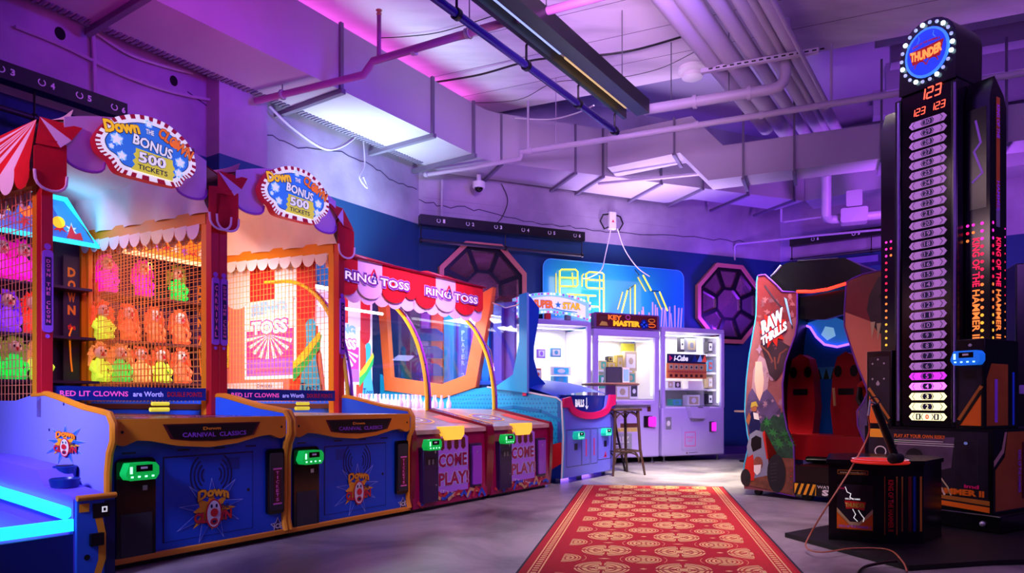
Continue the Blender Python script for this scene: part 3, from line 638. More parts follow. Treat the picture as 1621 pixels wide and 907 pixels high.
    # side plates
    for sx, nm in ((0, 'side_plate'), (w_ - .03, 'side_plate')):
        b = MB(); fr = Fr((sx + .03, 0, 0), (0, 1, 0), (0, 0, 1), (-1, 0, 0)); b.prism(fr, SIDE, 0, .03, 'plate_uv_lit' if first and sx == 0 else 'plate_blue')
        if sx == 0:
            f2 = left(0); 
            for y, z in ((.45, .84), (.62, .70)): b.disc(f2, -y, z, .008, .008, 'navy', 1, 10)
            if first: burst_logo(b, Fr(f2.O, f2.U * 1.9, f2.V, f2.N), -.225, .63, .26, 2)
        sp = b.build(nm, o, .004)
        b = MB(); b.tube([(sx + .015, y - .004, z) for y, z in SIDE[:13]], .019, 'orange', 8); b.build('edge_trim', sp)
    # playing deck
    b = MB(); b.box(.03, w_ - .03, 0, 2.6, .735, .765, 'deck' if first else 'deck_bright'); fr = topf(.765)
    for u, v in ((.36, .36), (.76, .36), (.5, .9)):
        b.ring(fr, u * w_, v, .17, .12, .014, 'purple_plaque', 1, 8); b.ring(fr, u * w_, v, .13, .09, .008, 'white', 1, 8); b.rect(fr, u * w_ - .07, v - .03, u * w_ + .07, v + .03, 'clown_red', 1)
    for i in range(8): b.rect(fr, .08 * w_ + i * .11 * w_, .12, .14 * w_ + i * .11 * w_, .15, 'burst_line' if i % 2 else 'navy', 1)
    b.build('playing_deck', o)
    # front posts
    for x0 in (.0, w_ - .062):
        b = MB(); b.box(x0, x0 + .06, .72, .78, .765, 2.14, 'red_post'); po = b.build('front_post', o, .003)
        b = MB(); fr = front(.72); xc = x0 + .03
        P = rrect(xc - .026, 1.24, xc + .026, 1.70, .02); b.prism(fr, P, 0, .012, 'purple_plaque')
        b.disc(fr, xc, 1.72, .018, .018, 'purple_plaque', 3, 10); b.disc(fr, xc, 1.22, .012, .012, 'purple_plaque', 3, 10); b.rect(front(.708), xc - .016, 1.28, xc + .016, 1.66, 'dark_purple', 1)
        b.vtext(front(.708), 'DOWN THE CLOWN' if x0 == 0 else 'CARNIVAL', xc, 1.29, 1.65, .02, 'pink', 2); b.build('name_plaque', po)
    # wire partitions in orange frames, both sides
    for k, xw in enumerate((.03, w_ - .03)):
        m_ = wirecol if k == 0 else 'mesh_wire'
        b = MB()
        b.box(xw - .025, xw + .025, .79, .85, .765, 2.12, 'orange'); b.box(xw - .025, xw + .025, 2.56, 2.6, .765, 2.26, 'orange')
        fr = Fr((xw, 0, 0), (0, 1, 0), (0, 0, 1)); b.prism(fr, [(.79, 2.07), (2.6, 2.17), (2.6, 2.26), (.79, 2.16)], -.03, .03, 'orange'); b.box(xw - .02, xw + .02, .85, 2.56, .80, .84, 'brown'); b.box(xw - .018, xw + .018, 2.46, 2.50, .84, 2.16, 'orange')
        pf = b.build('partition_frame', o, .003)
        b = MB(); wiremesh(b, fr, .88, .85, 2.44, 2.12, .050, .0027, m_); b.build('wire_mesh', pf)
        sg = -1 if k else 1     # cloth lining, folded, with scallops under the beam
        b = MB(); b.grid(lambda u, v, xw=xw, sg=sg: (xw + sg * (.035 + .02 * math.sin(u * 26 + v * 5) * (1 - v * .4) + .12 * v), .74 + 1.84 * u, 2.14 + .09 * u + v * .40), 60, 8, 'white_cloth'); b.build('cloth_lining', o)
        b = MB(); n = 11
        for i in range(n):
            y0 = .86 + 1.7 * i / n; dy = 1.7 / n; zt = 2.08 + .1 * (i / n)
            b.face([(xw + sg * .032, y0 + dy * (1 - math.cos(math.pi * j / 8)) / 2, zt - .02 - .08 * math.sin(math.pi * j / 8)) for j in range(9)] + [(xw + sg * .032, y0 + dy, zt), (xw + sg * .032, y0, zt)], 'white_cloth')
        b.build('scallop_edge', o)
    # striped roof: fans from each front corner peak down each side, ridge between
    for k in ((0,) if first else (1,)):
        xs = -.015 if k == 0 else w_ + .015; sg = -1 if k == 0 else 1
        A = Vector((xs, .74, 2.42)); b = MB(); n = 13
        rim = []
        for i in range(n + 1):
            t = i / n; y = .70 + 1.9 * min(1, t * 1.35); z = 2.16 if t * 1.35 <= 1 else 2.16 + .27 * (t * 1.35 - 1) / .35; rim.append(Vector((xs + sg * .05, y, z)))
        for i in range(n):
            b.face([A, rim[i], rim[i + 1]], 'red_cloth' if i % 2 == 0 else 'white_cloth')
            if rim[i].z < 2.17 and rim[i + 1].z < 2.2:
                a, c = rim[i], rim[i + 1]; Q = [a + (c - a) * (1 - math.cos(math.pi * j / 8)) / 2 + Vector((0, 0, -.05 - .08 * math.sin(math.pi * j / 8) if 0 < j < 8 else -.04)) for j in range(9)]
                b.face(Q + [c, a], 'red_cloth' if i % 2 == 0 else 'white_cloth')
        b.build('roof_side', o)
    b = MB(); b.grid(lambda u, v: (w_ * u, .74 + 1.85 * v, 2.42 + .13 * math.sin(math.pi * u)), 12, 4, 'red_cloth'); b.grid(lambda u, v: (w_ * u, .74 + 1.85 * v, 2.41 + .13 * math.sin(math.pi * u)), 12, 4, 'white_cloth'); b.build('roof_top', o)
    # front valance: arch of scallops red / white / white / red, and a striped cap over each corner
    def top(u): return 2.42 + .15 * math.sin(math.pi * u)
    segs = [(-.05, .10, 'red_cloth', 2.02), (.10, .30, 'white_cloth', 2.19), (.30, .50, 'white_cloth', 2.28), (.50, .70, 'white_cloth', 2.28), (.70, .90, 'white_cloth', 2.19), (.90, 1.05, 'red_cloth', 2.02)]
    for a, c, m_, zb in segs:
        b = MB(); P = []; red = m_ == 'red_cloth'
        for j in range(11):
            q = (1 - math.cos(math.pi * j / 10)) / 2; P.append((w_ * (a + (c - a) * q), zb + (.10 if red else .08) * (1 - math.sin(math.pi * j / 10) ** .6)))
        ts = []
        for j in range(6):
            u = c + (a - c) * j / 5; zz = top(min(1, max(0, u))) - (0 if not red else .12 + .05 * abs(j - 2.5) / 2.5); ts.append((w_ * u, zz))
        b.prism(front(.70 if not red else .67), P + ts, -.008, 0, m_)
        b.tube([(u, (.70 if not red else .67) - .004, v) for u, v in P], .008, 'white_cloth' if red else 'purple_edge' if mat('purple_edge', 'a868d8', .6) else '', 6, False)
        b.build('valance_scallop', o)
    for k in ((0,) if first else (0, 1)):
        b = MB(); xs = 0 if k == 0 else w_; sg = 1 if k == 0 else -1
        A = (xs + sg * .0, .74, 2.44); rim = [(xs - sg * .05, .665, 2.26), (xs + sg * .07, .655, 2.27), (xs + sg * .13, .66, 2.33), (xs + sg * .20, .69, 2.43)]
        for i in range(3): b.face([A, rim[i], rim[i + 1]], ('red_cloth', 'white_cloth', 'red_cloth')[i])
        b.build('corner_cap', o)
    # topper sign
    sg_ = MB(); uc, vc = .5 * w_, 2.40; fr = front(.62)
    def out(k):      # marquee outline: wide ellipse, flatter shoulders and a stepped foot
        C = [(-.305, -.02), (-.262, .06), (-.20, .125), (-.083, .183), (.03, .198), (.13, .185), (.235, .13), (.295, .05), (.308, -.04), (.275, -.10), (.235, -.125), (.205, -.175), (.15, -.19), (-.04, -.195), (-.155, -.192), (-.195, -.175), (-.225, -.13), (-.275, -.105), (-.30, -.07)]
        P = []; n = len(C)
        for i in range(n):
            p0, p1, p2, p3 = [Vector(C[(i + q) % n]) for q in (-1, 0, 1, 2)]
            for j in range(4):
                t = j / 4; q = .5 * ((2 * p1) + (p2 - p0) * t + (2 * p0 - 5 * p1 + 4 * p2 - p3) * t * t + (3 * p1 - p0 - 3 * p2 + p3) * t ** 3)
                P.append((uc + q.x * k, vc + q.y * (k if k == 1 else 1 - (1 - k) * 1.5)))
        return P
    O = out(1); sg_.prism(fr, O, -.06, 0, 'sign_red'); I = out(.91)
    n = len(O)
    for i in range(n):
        sg_.flat(fr, [O[i], O[(i + 1) % n], I[(i + 1) % n], I[i]], 'sign_red' if i % 2 else 'sign_white', 1)
    sg_.flat(fr, I, 'sign_white', 2); sg_.flat(fr, out(.835), 'ink', 3); sg_.flat(fr, out(.82), 'sign_sky', 3.5)
    for u, v, r_ in ((-.19, .0, .045), (-.16, -.09, .035), (.20, -.03, .04), (.19, -.10, .035), (-.22, -.05, .02), (-.08, .02, .02), (0, .15, .03)):
        sg_.star(fr, uc + u, vc + v, r_, r_ * .45, 6, 'sign_pale', 4); sg_.disc(fr, uc + u, vc + v, r_ * .75, r_ * .75, 'sign_pale', 4.5, 12); sg_.star(fr, uc + u, vc + v, r_ * .9, r_ * .4, 5, 'sign_white', 5)
    sg_.text(fr.turn(14, uc - .25, vc + .0), 'Down', 0, .02, .21, .095, 'sign_gold', 6, .05, .0, outline='deep_red', ol=.04)
    sg_.text(fr, 'THE', uc - .02, vc + .085, uc + .03, vc + .115, 'sign_white', 6, .03, outline='ink')
    sg_.text(fr.turn(-24, uc + .05, vc + .095), 'CLOWN', 0, .0, .235, .07, 'sign_orange', 6, .04, .0, outline='deep_red', ol=.04)
    sg_.disc(fr, uc + .165, vc + .072, .026, .026, 'sign_orange', 9, 12)
    sg_.text(fr.turn(-7, uc, vc), 'BONUS', -.10, -.012, .145, .052, 'sign_white', 8, .03, outline='ink', ol=.05)
    tk = [(-.13, -.155), (.13, -.16), (.13, -.135), (.145, -.12), (.13, -.10), (.145, -.08), (.13, -.06), (.13, -.03), (-.10, -.02), (-.10, -.045), (-.115, -.06), (-.10, -.08), (-.12, -.10), (-.105, -.12)]
    sg_.flat(fr, [(uc + u + .02, vc + v) for u, v in tk], 'sign_yellow', 6)
    sg_.text(fr, '500', uc - .065, vc - .10, uc + .105, vc - .035, 'sign_white', 8, .03, outline='dusk_ink' if mat('dusk_ink', '3a3a90', .5) else '', ol=.05); sg_.text(fr, 'TICKETS', uc - .07, vc - .143, uc + .115, vc - .112, 'ink', 8, .02)
    for v in sg_.v: pass
    sg_.build('topper_sign', o)
    # rear wall, tiers, lit header, banner
    b = MB(); b.box(.04, w_ - .04, 2.60, 2.62, .76, 2.44, 'dark_purple'); b.build('rear_panel', o)
    for k, (z, y) in enumerate(((1.02, 2.30), (1.37, 2.36), (1.77, 2.42))):
        b = MB(); b.box(.05, w_ - .05, y - .03, 2.60, z - .02, z, 'brown' if not first else 'dark_purple'); b.build('doll_shelf', o)
    hx = [(.10, 2.10), (w_ + .0 - .06, 2.10), (w_ - .30, 2.42), (.36, 2.42)]
    b = MB(); fr = front(2.30); b.prism(fr, hx, -.03, 0, 'sky_face' if first else 'clown_yellow'); 
    for i, m_ in enumerate(('sign_yellow', 'sign_orange', 'sign_orange', 'sign_gold')): b.disc(fr, .42 + .11 * i, 2.30 - .02 * i, .045, .045, m_ if first else 'sign_orange', 2, 14)
    for i in range(7): b.star(fr, .36 + .08 * i, 2.20, .05, .018, 6, ('white', 'purple_plaque', 'clown_red')[i % 3], 1.5, .3, 1, i)
    b.flat(fr, [(w_ - .28, 2.13), (w_ - .16, 2.13), (w_ - .18, 2.19), (w_ - .22, 2.17), (w_ - .25, 2.24)], 'clown_red', 2)
    hd = b.build('header_panel', o)
    b = MB(); b.tube([(u, 2.27, v) for u, v in hx + hx[:1]], .020, neon, 8, False); b.build('neon_outline', hd)
    b = MB(); bx = w_ - .20; b.box(bx, bx + .12, 2.54, 2.56, .88, 2.04, 'dark_purple'); fr = front(2.54)
    b.vtext(fr, 'DOWN', bx + .06, 1.55, 1.96, .06, 'orange', 1, .05); b.text(fr, 'the', bx + .03, 1.44, bx + .09, 1.49, 'red', 1, .04)
    b.build('name_banner', o)
    b = MB(); b.tube([(bx + .06, 2.53, 1.46), (bx + .04, 2.53, 1.40), (bx + .05, 2.53, 1.2), (bx + .06, 2.53, 1.1)], .006, 'sign_orange', 6); b.build('neon_squiggle', o)
    # points board
    b = MB(); b.box(.07 if first else .04, w_ - .09, .735, .75, .862, .945, 'dark_blue'); fr = front(.735); X = w_ - .18
    b.text(fr, 'RED LIT CLOWNS', .10, .886, .10 + X * .42, .918, 'lettering_pink' if glow('lettering_pink', 'e050b0', .7) else '', 1, .02)
    b.text(fr, 'are Worth', .12 + X * .43, .886, .12 + X * .64, .918, 'lettering_lilac' if glow('lettering_lilac', 'a8a0ff', .7) else '', 1, .02)
    b.text(fr, 'DOUBLE POINTS', .13 + X * .66, .886, .06 + X, .918, 'clown_red', 1, .02); b.build('points_board', o, .003)
    b = MB(); b.tube([(.56 * w_, .7, .842), (.66 * w_, .7, .842)], .012, 'sign_yellow', 10); b.tube([(.55 * w_, .70, .805), (.66 * w_, .70, .805)], .014, 'sign_yellow', 10)
    b.build('ball_counter', o)
    return o
W1, W2 = 1.087, 1.127
mat('wire_pink_lit', 'e8906a', .4)  # mesh wire again, with the pink light on it put into the colour
clown_cabinet(0, W1, 'clown knockdown booth nearest the camera with cyan neon header and lavender-lit side plate', 'led_cyan', 'wire_pink_lit', True)
clown_cabinet(W1, W2, 'second clown knockdown booth, its orange fascia touching the ring toss booths', 'header_amber' if glow('header_amber', 'ffc890', 1.6) else '', 'mesh_wire', False)
o = bpy.data.objects
pcab = row(.55, 1.2, 2.02); 
area('clown_shelf_lamp', row(W1 + .55, 1.7, 2.2), row(W1 + .6, 2.5, 1.4), .5, 16, (1.0, .55, .40))
area('clown_shelf_lamp', row(.55, 1.7, 2.2), row(.6, 2.5, 1.4), .5, 10, (1.0, .35, .75))
area('booth_lamp_white', row(W1 + .25, 1.5, 2.06), row(W1 + 1.1, 1.8, 1.1), .5, 38, (1.0, .82, .82), spread=110)
area('canopy_fill_pink', row(W1 + .35, 1.0, 2.2), row(W1 + 1.1, 1.7, 2.45), .3, 2.6, (1.0, .42, .55))  # unseen light added to tint the second booth's cloth lining
area('deck_lamp', row(W1 + .5, 1.0, 2.2), row(W1 + .5, .7, .8), .3, 6, (1.0, .75, .6))
area('deck_lamp', row(.5, 1.0, 2.2), row(.5, .5, .8), .3, 6, (1.0, .35, .45))
area('mesh_lamp_orange', row(.25, 1.2, 2.15), row(1.05, 1.7, 1.3), .3, 12, (1.0, .50, .16), spread=110)
area('canopy_fill', row(.35, 1.0, 2.2), row(1.1, 1.7, 2.45), .3, 3.0, (.50, .22, 1.0))  # unseen violet light added to brighten the first booth's cloth lining
area('canopy_neon_spill', row(.75, 2.2, 2.22), row(1.1, 2.1, 2.4), .3, 3.5, (.1, .8, 1.0))

# ------------------------------------------------------------------ clown dolls, each a thing of its own
mat('doll_face', 'f0d8c8', .6)
def doll(name_c, hair, body, loc, label, ry=0):
    hm = 'wig_' + hair; bm = 'doll_' + body
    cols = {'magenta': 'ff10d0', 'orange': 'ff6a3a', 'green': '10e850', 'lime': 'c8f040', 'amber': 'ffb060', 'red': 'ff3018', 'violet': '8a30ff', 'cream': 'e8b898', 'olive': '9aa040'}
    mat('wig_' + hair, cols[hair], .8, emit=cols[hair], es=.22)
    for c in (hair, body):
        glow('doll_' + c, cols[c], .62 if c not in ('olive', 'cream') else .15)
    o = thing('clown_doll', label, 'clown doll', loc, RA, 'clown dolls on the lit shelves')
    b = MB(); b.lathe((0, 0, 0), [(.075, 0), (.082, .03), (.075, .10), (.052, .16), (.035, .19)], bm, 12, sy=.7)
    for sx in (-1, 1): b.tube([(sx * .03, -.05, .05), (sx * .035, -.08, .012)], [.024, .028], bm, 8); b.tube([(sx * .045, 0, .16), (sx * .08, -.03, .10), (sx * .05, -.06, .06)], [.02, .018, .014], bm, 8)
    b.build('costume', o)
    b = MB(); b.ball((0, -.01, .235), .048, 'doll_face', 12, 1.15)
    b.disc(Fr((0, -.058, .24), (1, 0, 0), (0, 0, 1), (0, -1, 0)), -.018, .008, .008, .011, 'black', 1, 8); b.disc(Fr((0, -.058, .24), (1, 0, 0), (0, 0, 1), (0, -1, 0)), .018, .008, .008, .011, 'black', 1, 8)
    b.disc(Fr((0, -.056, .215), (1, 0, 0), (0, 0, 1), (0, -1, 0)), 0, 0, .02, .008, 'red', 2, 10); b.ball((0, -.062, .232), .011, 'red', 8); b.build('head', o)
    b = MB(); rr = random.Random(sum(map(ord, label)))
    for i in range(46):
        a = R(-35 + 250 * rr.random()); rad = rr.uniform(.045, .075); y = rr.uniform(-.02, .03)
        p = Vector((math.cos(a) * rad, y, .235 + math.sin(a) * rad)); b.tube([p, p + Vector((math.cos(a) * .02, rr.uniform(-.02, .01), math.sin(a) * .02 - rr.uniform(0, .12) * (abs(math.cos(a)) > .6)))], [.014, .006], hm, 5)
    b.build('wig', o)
    return o
def doll_row(px_list, t0, y, z, kinds, where):
    for i, (px, (h, bd, lb)) in enumerate(zip(px_list, kinds)):
        k = (px - 810.5) / F; base = row(0, y); tt = (k * base.y - base.x) / (RD.x - k * RD.y)
        doll('', h, bd, base + RD * tt + Vector((0, 0, z)), lb % where)
K = [('magenta', 'magenta', 'magenta-lit clown doll at the left end of %s'), ('magenta', 'magenta', 'magenta-lit clown doll in the middle of %s'), ('olive', 'green', 'green-lit clown doll at the right end of %s')]
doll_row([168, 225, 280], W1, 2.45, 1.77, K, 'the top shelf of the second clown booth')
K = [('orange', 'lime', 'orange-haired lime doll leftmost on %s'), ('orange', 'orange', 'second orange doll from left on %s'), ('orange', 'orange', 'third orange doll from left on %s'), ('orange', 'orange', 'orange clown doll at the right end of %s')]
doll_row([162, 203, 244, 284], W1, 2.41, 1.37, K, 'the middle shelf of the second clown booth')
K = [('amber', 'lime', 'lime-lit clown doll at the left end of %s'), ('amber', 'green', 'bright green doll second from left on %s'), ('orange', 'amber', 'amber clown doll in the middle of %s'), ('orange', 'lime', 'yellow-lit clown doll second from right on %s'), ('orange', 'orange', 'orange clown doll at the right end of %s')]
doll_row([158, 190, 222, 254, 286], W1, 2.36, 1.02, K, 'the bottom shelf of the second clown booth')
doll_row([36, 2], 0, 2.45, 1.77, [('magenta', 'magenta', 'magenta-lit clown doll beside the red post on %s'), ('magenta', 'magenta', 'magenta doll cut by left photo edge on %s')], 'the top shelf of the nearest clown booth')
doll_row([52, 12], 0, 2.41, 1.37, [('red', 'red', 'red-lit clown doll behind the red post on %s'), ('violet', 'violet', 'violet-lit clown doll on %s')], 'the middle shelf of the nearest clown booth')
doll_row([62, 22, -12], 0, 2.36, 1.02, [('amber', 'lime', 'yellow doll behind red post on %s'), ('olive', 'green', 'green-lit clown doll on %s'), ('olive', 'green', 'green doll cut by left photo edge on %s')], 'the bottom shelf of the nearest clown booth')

# ------------------------------------------------------------------ the ball game at the lower left
o = thing('ball_game_console', 'low lavender ball game front with two cyan light tubes at the bottom left', 'arcade game', row(0, -.09), RA)
mat('lavender_body', '7a60f0', .35)
WALL = [(0, .02), (0, .395), (.02, .41), (.30, .436), (.38, .515), (.92, .55), (1.5, .56), (1.5, .02)]
b = MB(); fr = Fr((-.04, 0, 0), (0, 1, 0), (0, 0, 1), (-1, 0, 0)); b.prism(fr, WALL, 0, .15, 'lavender_body'); f2 = front(0)
b.build('side_console', o, .006)
b = MB(); b.box(-.185, -.01, -.02, 0, .02, .40, 'plate_blue'); f2 = front(-.02)
b.rect(f2, -.06, .02, -.012, .38, 'navy', 1)
b.flat(f2, [(-.105, .30), (-.07, .30), (-.055, .22), (-.055, .10), (-.08, .02), (-.115, .02), (-.09, .10), (-.088, .22)], 'clown_yellow', 2)
b.rect(f2, -.175, .335, -.13, .375, 'clown_yellow', 2); b.rect(f2, -.115, .30, -.04, .37, 'black', 3); b.rect(f2, -.075, .325, -.05, .352, 'sign_white', 4); b.rect(f2, -.069, .331, -.057, .346, 'black', 5)
b.prism(f2, [(-.13, .17), (-.07, .17), (-.07, .23), (-.13, .23)], 0, .02, 'black'); b.disc(f2, -.14, .12, .014, .014, 'black', 2, 12)
b.build('corner_panel', o, .004)
b = MB(); b.tube([(-.185, -.025, .402), (-.01, -.025, .402)], .014, 'orange', 10); b.build('corner_cap', o)
b = MB(); b.grid(lambda u, v: (-1.6 + 1.41 * u, .0 + 1.5 * v, .23 + .10 * v ** 1.2), 2, 8, 'lavender_body'); b.box(-1.6, -.19, 0, .03, .05, .235, 'dark_blue'); b.build('ball_tray', o)
b = MB(); b.tube([(-.215, .02, .335), (-.215, .45, .362), (-.215, .95, .39), (-.215, 1.5, .41)], .030, 'led_cyan', 12); b.build('light_tube', o)
b = MB(); b.prism(front(-.005), [(-1.6, .25), (-.19, .25), (-.19, .305), (-1.6, .305)], -.03, 0, 'led_cyan'); b.build('light_bar', o)
b = MB()      # ball cups on the console
b.lathe((-.115, .26, .43), [(.060, .0), (.068, .04), (.062, .045), (.048, .01)], 'dark_blue', 20); b.lathe((-.115, .26, .437), [(.048, 0), (.046, .02)], 'black', 18); b.build('ball_cup', o)
b = MB(); b.lathe((-.055, .40, .47), [(.05, 0), (.055, .05), (.05, .055)], 'dark_blue', 18); b.lathe((-.055, .40, .51), [(.04, 0), (.04, .018)], 'black', 16); b.build('ball_cup', o)
# ================================================================== ring toss booths
T3 = 2.214; W3 = 1.02; T4 = 3.234; W4 = 1.07
mat('cab_magenta', '9a0c50', .25, noise=.25, scale=2); mat('cab_purple', '9a3ad0', .35); mat('board_purple', 'b070f0', .4); mat('glow_edge', 'd8a040', .4)
mat('rt_deck', 'c89a98', .2, noise=.2, scale=6); mat('rt_white', 'f6f2f8', .5); glow('rt_lightbox', 'fff4f0', 1.6); glow('card_yellow', 'ffc040', .9); mat('rope_red', 'c83040', .5); mat('rope_blue', '3050d0', .5); mat('rope_tan', 'd8a878', .5)
mat('art_pink', 'f040a8', .5); mat('art_red', 'ff4a30', .5); mat('art_green', '30d068', .5); mat('art_yellow', 'f0e838', .5); mat('art_cyan', '40c8f0', .4); mat('dusk', '5a50c0', .4)
def carnival_art(b, f):
    def R_(x0, z0, x1, z1, m_, L=1): b.rect(f, -x0, z0, -x1, z1, m_, L)
    R_(2.55, 1.82, 2.38, 1.1, 'art_red'); R_(1.42, .85, 1.05, 1.50, 'art_red'); R_(1.42, 1.5, 1.2, 1.70, 'art_red', 1)
    for (a, c, dz) in ((2.35, 1.98, 1.82), (1.62, 1.32, 1.80)):
        b.flat(f, [(-a, 2.1), (-c, 2.1)] + [(-c + (c - a) * (1 - math.cos(math.pi * j / 8)) / 2, dz - .10 * math.sin(math.pi * j / 8)) for j in range(9)], 'rt_white', 2.5)
    for (a, c, dz) in ((2.55, 2.35, 1.72), (1.98, 1.62, 1.74), (1.32, 1.08, 1.66)):
        b.flat(f, [(-a, 2.1), (-c, 2.1)] + [(-c + (c - a) * (1 - math.cos(math.pi * j / 8)) / 2, dz - .12 * math.sin(math.pi * j / 8)) for j in range(9)], 'red', 3)
    R_(2.06, 1.06, 1.33, 1.80, 'sign_white', 2); R_(2.03, 1.09, 1.36, 1.77, 'art_pink', 3)
    R_(2.03, 1.09, 1.36, 1.24, 'board_purple', 5); R_(1.9, 1.13, 1.5, 1.16, 'pink', 6); R_(2.03, 1.50, 1.36, 1.77, 'rt_white', 5)
    for i in range(9):
        a0, a1 = R(14 + i * 19), R(23 + i * 19); f_ = lambda a: (-1.70 + min(.33, .34) * math.cos(a) * 1.0, 1.46 - .34 * math.sin(a) * .66)
        b.flat(f, [(-1.70, 1.46), f_(a0), f_(a1)], 'rt_white', 4)
    b.text(f, 'RING', -1.95, 1.63, -1.45, 1.74, 'paleblue', 6, .08, .02); b.text(f, 'TOSS', -1.97, 1.45, -1.42, 1.60, 'art_pink', 6, .09, .0); b.text(f, 'TOSS', -1.95, 1.465, -1.44, 1.585, 'sign_white', 7, .04)
    for i in range(12): b.disc(f, -2.045, 1.09 + i * .06, .006, .006, 'ink', 4, 6); b.disc(f, -1.345, 1.09 + i * .06, .006, .006, 'ink', 4, 6)
    bot = [(-1.30, .88), (-.98, .88), (-1.05, 1.15), (-1.08, 1.36), (-1.07, 1.52), (-1.10, 1.56), (-1.17, 1.56), (-1.20, 1.52), (-1.19, 1.36), (-1.24, 1.15)]
    b.flat(f, bot, 'art_cyan', 6); b.flat(f, [(-1.36, 1.03), (-1.22, 1.13), (-1.02, 1.30), (-.99, 1.42), (-1.05, 1.42), (-1.2, 1.26), (-1.36, 1.18)], 'art_green', 7); b.flat(f, [(-1.36, 1.14), (-1.2, 1.22), (-1.0, 1.40), (-1.02, 1.45), (-1.22, 1.30), (-1.36, 1.20)], 'art_yellow', 8)
    b.text(f, 'Toss!', -1.27, .93, -1.0, 1.02, 'dark_blue', 9, .0)
    R_(2.48, 1.18, 2.30, 1.62, 'art_yellow', 5)
    for i in range(3):
        for j in range(3): b.disc(f, -2.44 + i * .05, 1.25 + j * .14, .02, .05, ('ink', 'art_red', 'art_green')[(i + j) % 3], 6, 8)
    R_(2.40, .97, 1.5, 1.03, 'rt_white', 6); b.ring(f, -1.85, 1.0, .018, .018, .006, 'dark_blue', 7, 10); b.text(f, 'PRIZES', -1.82, .985, -1.65, 1.01, 'dark_blue', 7)
def ring_booth(t0, w_, label, art):
    o = thing('ring_toss_booth', label, 'arcade game', row(t0), RA)
    b = MB(); b.box(.03, w_ - .05, .02, .7, .03, .60, 'cab_magenta'); b.prism(Fr((w_ - .03, 0, 0), (0, 1, 0), (0, 0, 1), (-1, 0, 0)), [(0, .03), (.7, .03), (.7, .66), (.02, .63)], 0, w_ - .06, 'cab_magenta')
    fr = front(0)
    # COME PLAY board and circus tent
    b.flat(fr, [(.30 * w_, .12), (.70 * w_, .12), (.70 * w_, .56), (.62 * w_, .60), (.5 * w_, .61), (.36 * w_, .58), (.30 * w_, .50)], 'board_purple', 1)
    for i in range(4): b.flat(fr, [(.34 * w_ + i * .09 * w_, .56), (.385 * w_ + i * .09 * w_, .56), (.395 * w_ + i * .09 * w_, .48), (.365 * w_ + i * .09 * w_, .46), (.335 * w_ + i * .09 * w_, .48)], 'deep_red', 2)
    b.text(fr, 'COME', .31 * w_, .32, .69 * w_, .44, 'burst_line', 2, .09); b.text(fr, 'PLAY!', .31 * w_, .17, .71 * w_, .29, 'burst_line', 2, .09)
    b.text(fr, 'COME', .32 * w_, .325, .68 * w_, .435, 'cab_magenta', 3, .035); b.text(fr, 'PLAY!', .32 * w_, .175, .70 * w_, .285, 'cab_magenta', 3, .035)
    b.text(fr.turn(-12, .34 * w_, .13), 'IT\'S FUN!', 0, 0, .30, .022, 'white', 4, .0)
    rr = random.Random(int(t0 * 10))
    for i in range(12):      # rope coils along the foot
        u = .10 + .08 * i * w_; P = [(u - .06, .05 + rr.uniform(0, .04)), (u - .02, .10 + rr.uniform(-.03, .03)), (u + .03, .06 + rr.uniform(-.02, .05)), (u + .08, .10 + rr.uniform(-.04, .02))]
        b.line(fr, [q for q in P if q[0] > .05 and q[0] < w_ - .06], .026, ('rope_red', 'rope_blue', 'rope_tan')[i % 3], 4 + i * .2)
    b.build('cabinet_body', o, .004)
    b = MB(); b.box(.04, w_ - .06, .04, .68, 0, .03, 'black'); b.build('plinth', o)
    for sx in (0, w_ - .05):
        b = MB(); P = [(.01, .03), (-.005, .20), (-.015, .42), (-.02, .60), (.0, .655), (.06, .67), (.7, .80), (.7, .03)]
        b.prism(Fr((sx + .05, 0, 0), (0, 1, 0), (0, 0, 1), (-1, 0, 0)), P, 0, .05, 'cab_dark' if mat('cab_dark', '7a0c2c', .22) else ''); b.build('side_plate', o, .012)
    # sloping deck
    b = MB(); P = [(0, .635), (.70, .775), (2.5, .80), (2.5, .76), (.70, .735), (0, .60)]
    b.prism(Fr((w_ - .03, 0, 0), (0, 1, 0), (0, 0, 1), (-1, 0, 0)), P, 0, w_ - .06, 'rt_deck', 'rt_deck')
    sl = Fr((0, 0, .635), (1, 0, 0), Vector((0, .70, .14)).normalized(), None)
    for r_ in (.20, .16, .09): b.ring(sl, .42 * w_, .36, r_, r_ * .8, .02, ('white', 'purple_plaque', 'clown_yellow')[int(r_ * 10) % 3], 1)
    for u in (.12, .17): b.flat(sl, [(u * w_, .1), (u * w_ + .03, .1), (u * w_ + .02, .55), (u * w_ - .01, .55)], 'clown_yellow', 1)
    b.flat(sl, [(.70 * w_, .2), (.92 * w_, .15), (.92 * w_, .5), (.75 * w_, .45)], 'art_red', 1)
    b.build('playing_deck', o)
    # light hopper on the front edge, gold
    b = MB(); hx = .32 * w_
    b.prism(front(.02), [(hx, .655), (hx + .30 * w_, .655), (hx + .30 * w_, .585), (hx + .26 * w_, .545), (hx + .07 * w_, .545)], 0, .045, 'card_yellow'); b.build('coin_hopper', o, .003)
    b = MB(); b.box(.105 * w_, .28 * w_, -.04, .02, .07, .50, 'dark_purple'); f2 = front(-.04)
    b.rect(f2, .13 * w_, .36, .25 * w_, .42, 'black', 1); b.rect(f2, .155 * w_, .365, .175 * w_, .405, 'grey', 2); b.rect(f2, .20 * w_, .365, .22 * w_, .405, 'grey', 2); b.line(f2, [(.11 * w_, .33), (.275 * w_, .33)], .004, 'black', 1)
    b.disc(f2, .25 * w_, .20, .007, .007, 'silver', 1, 8); b.disc(f2, .24 * w_, .46, .008, .012, 'silver', 1, 8)
    cp = b.build('card_panel', o, .006); reader(cp, .085 * w_, .48, 'reader_green', .85, -.04)
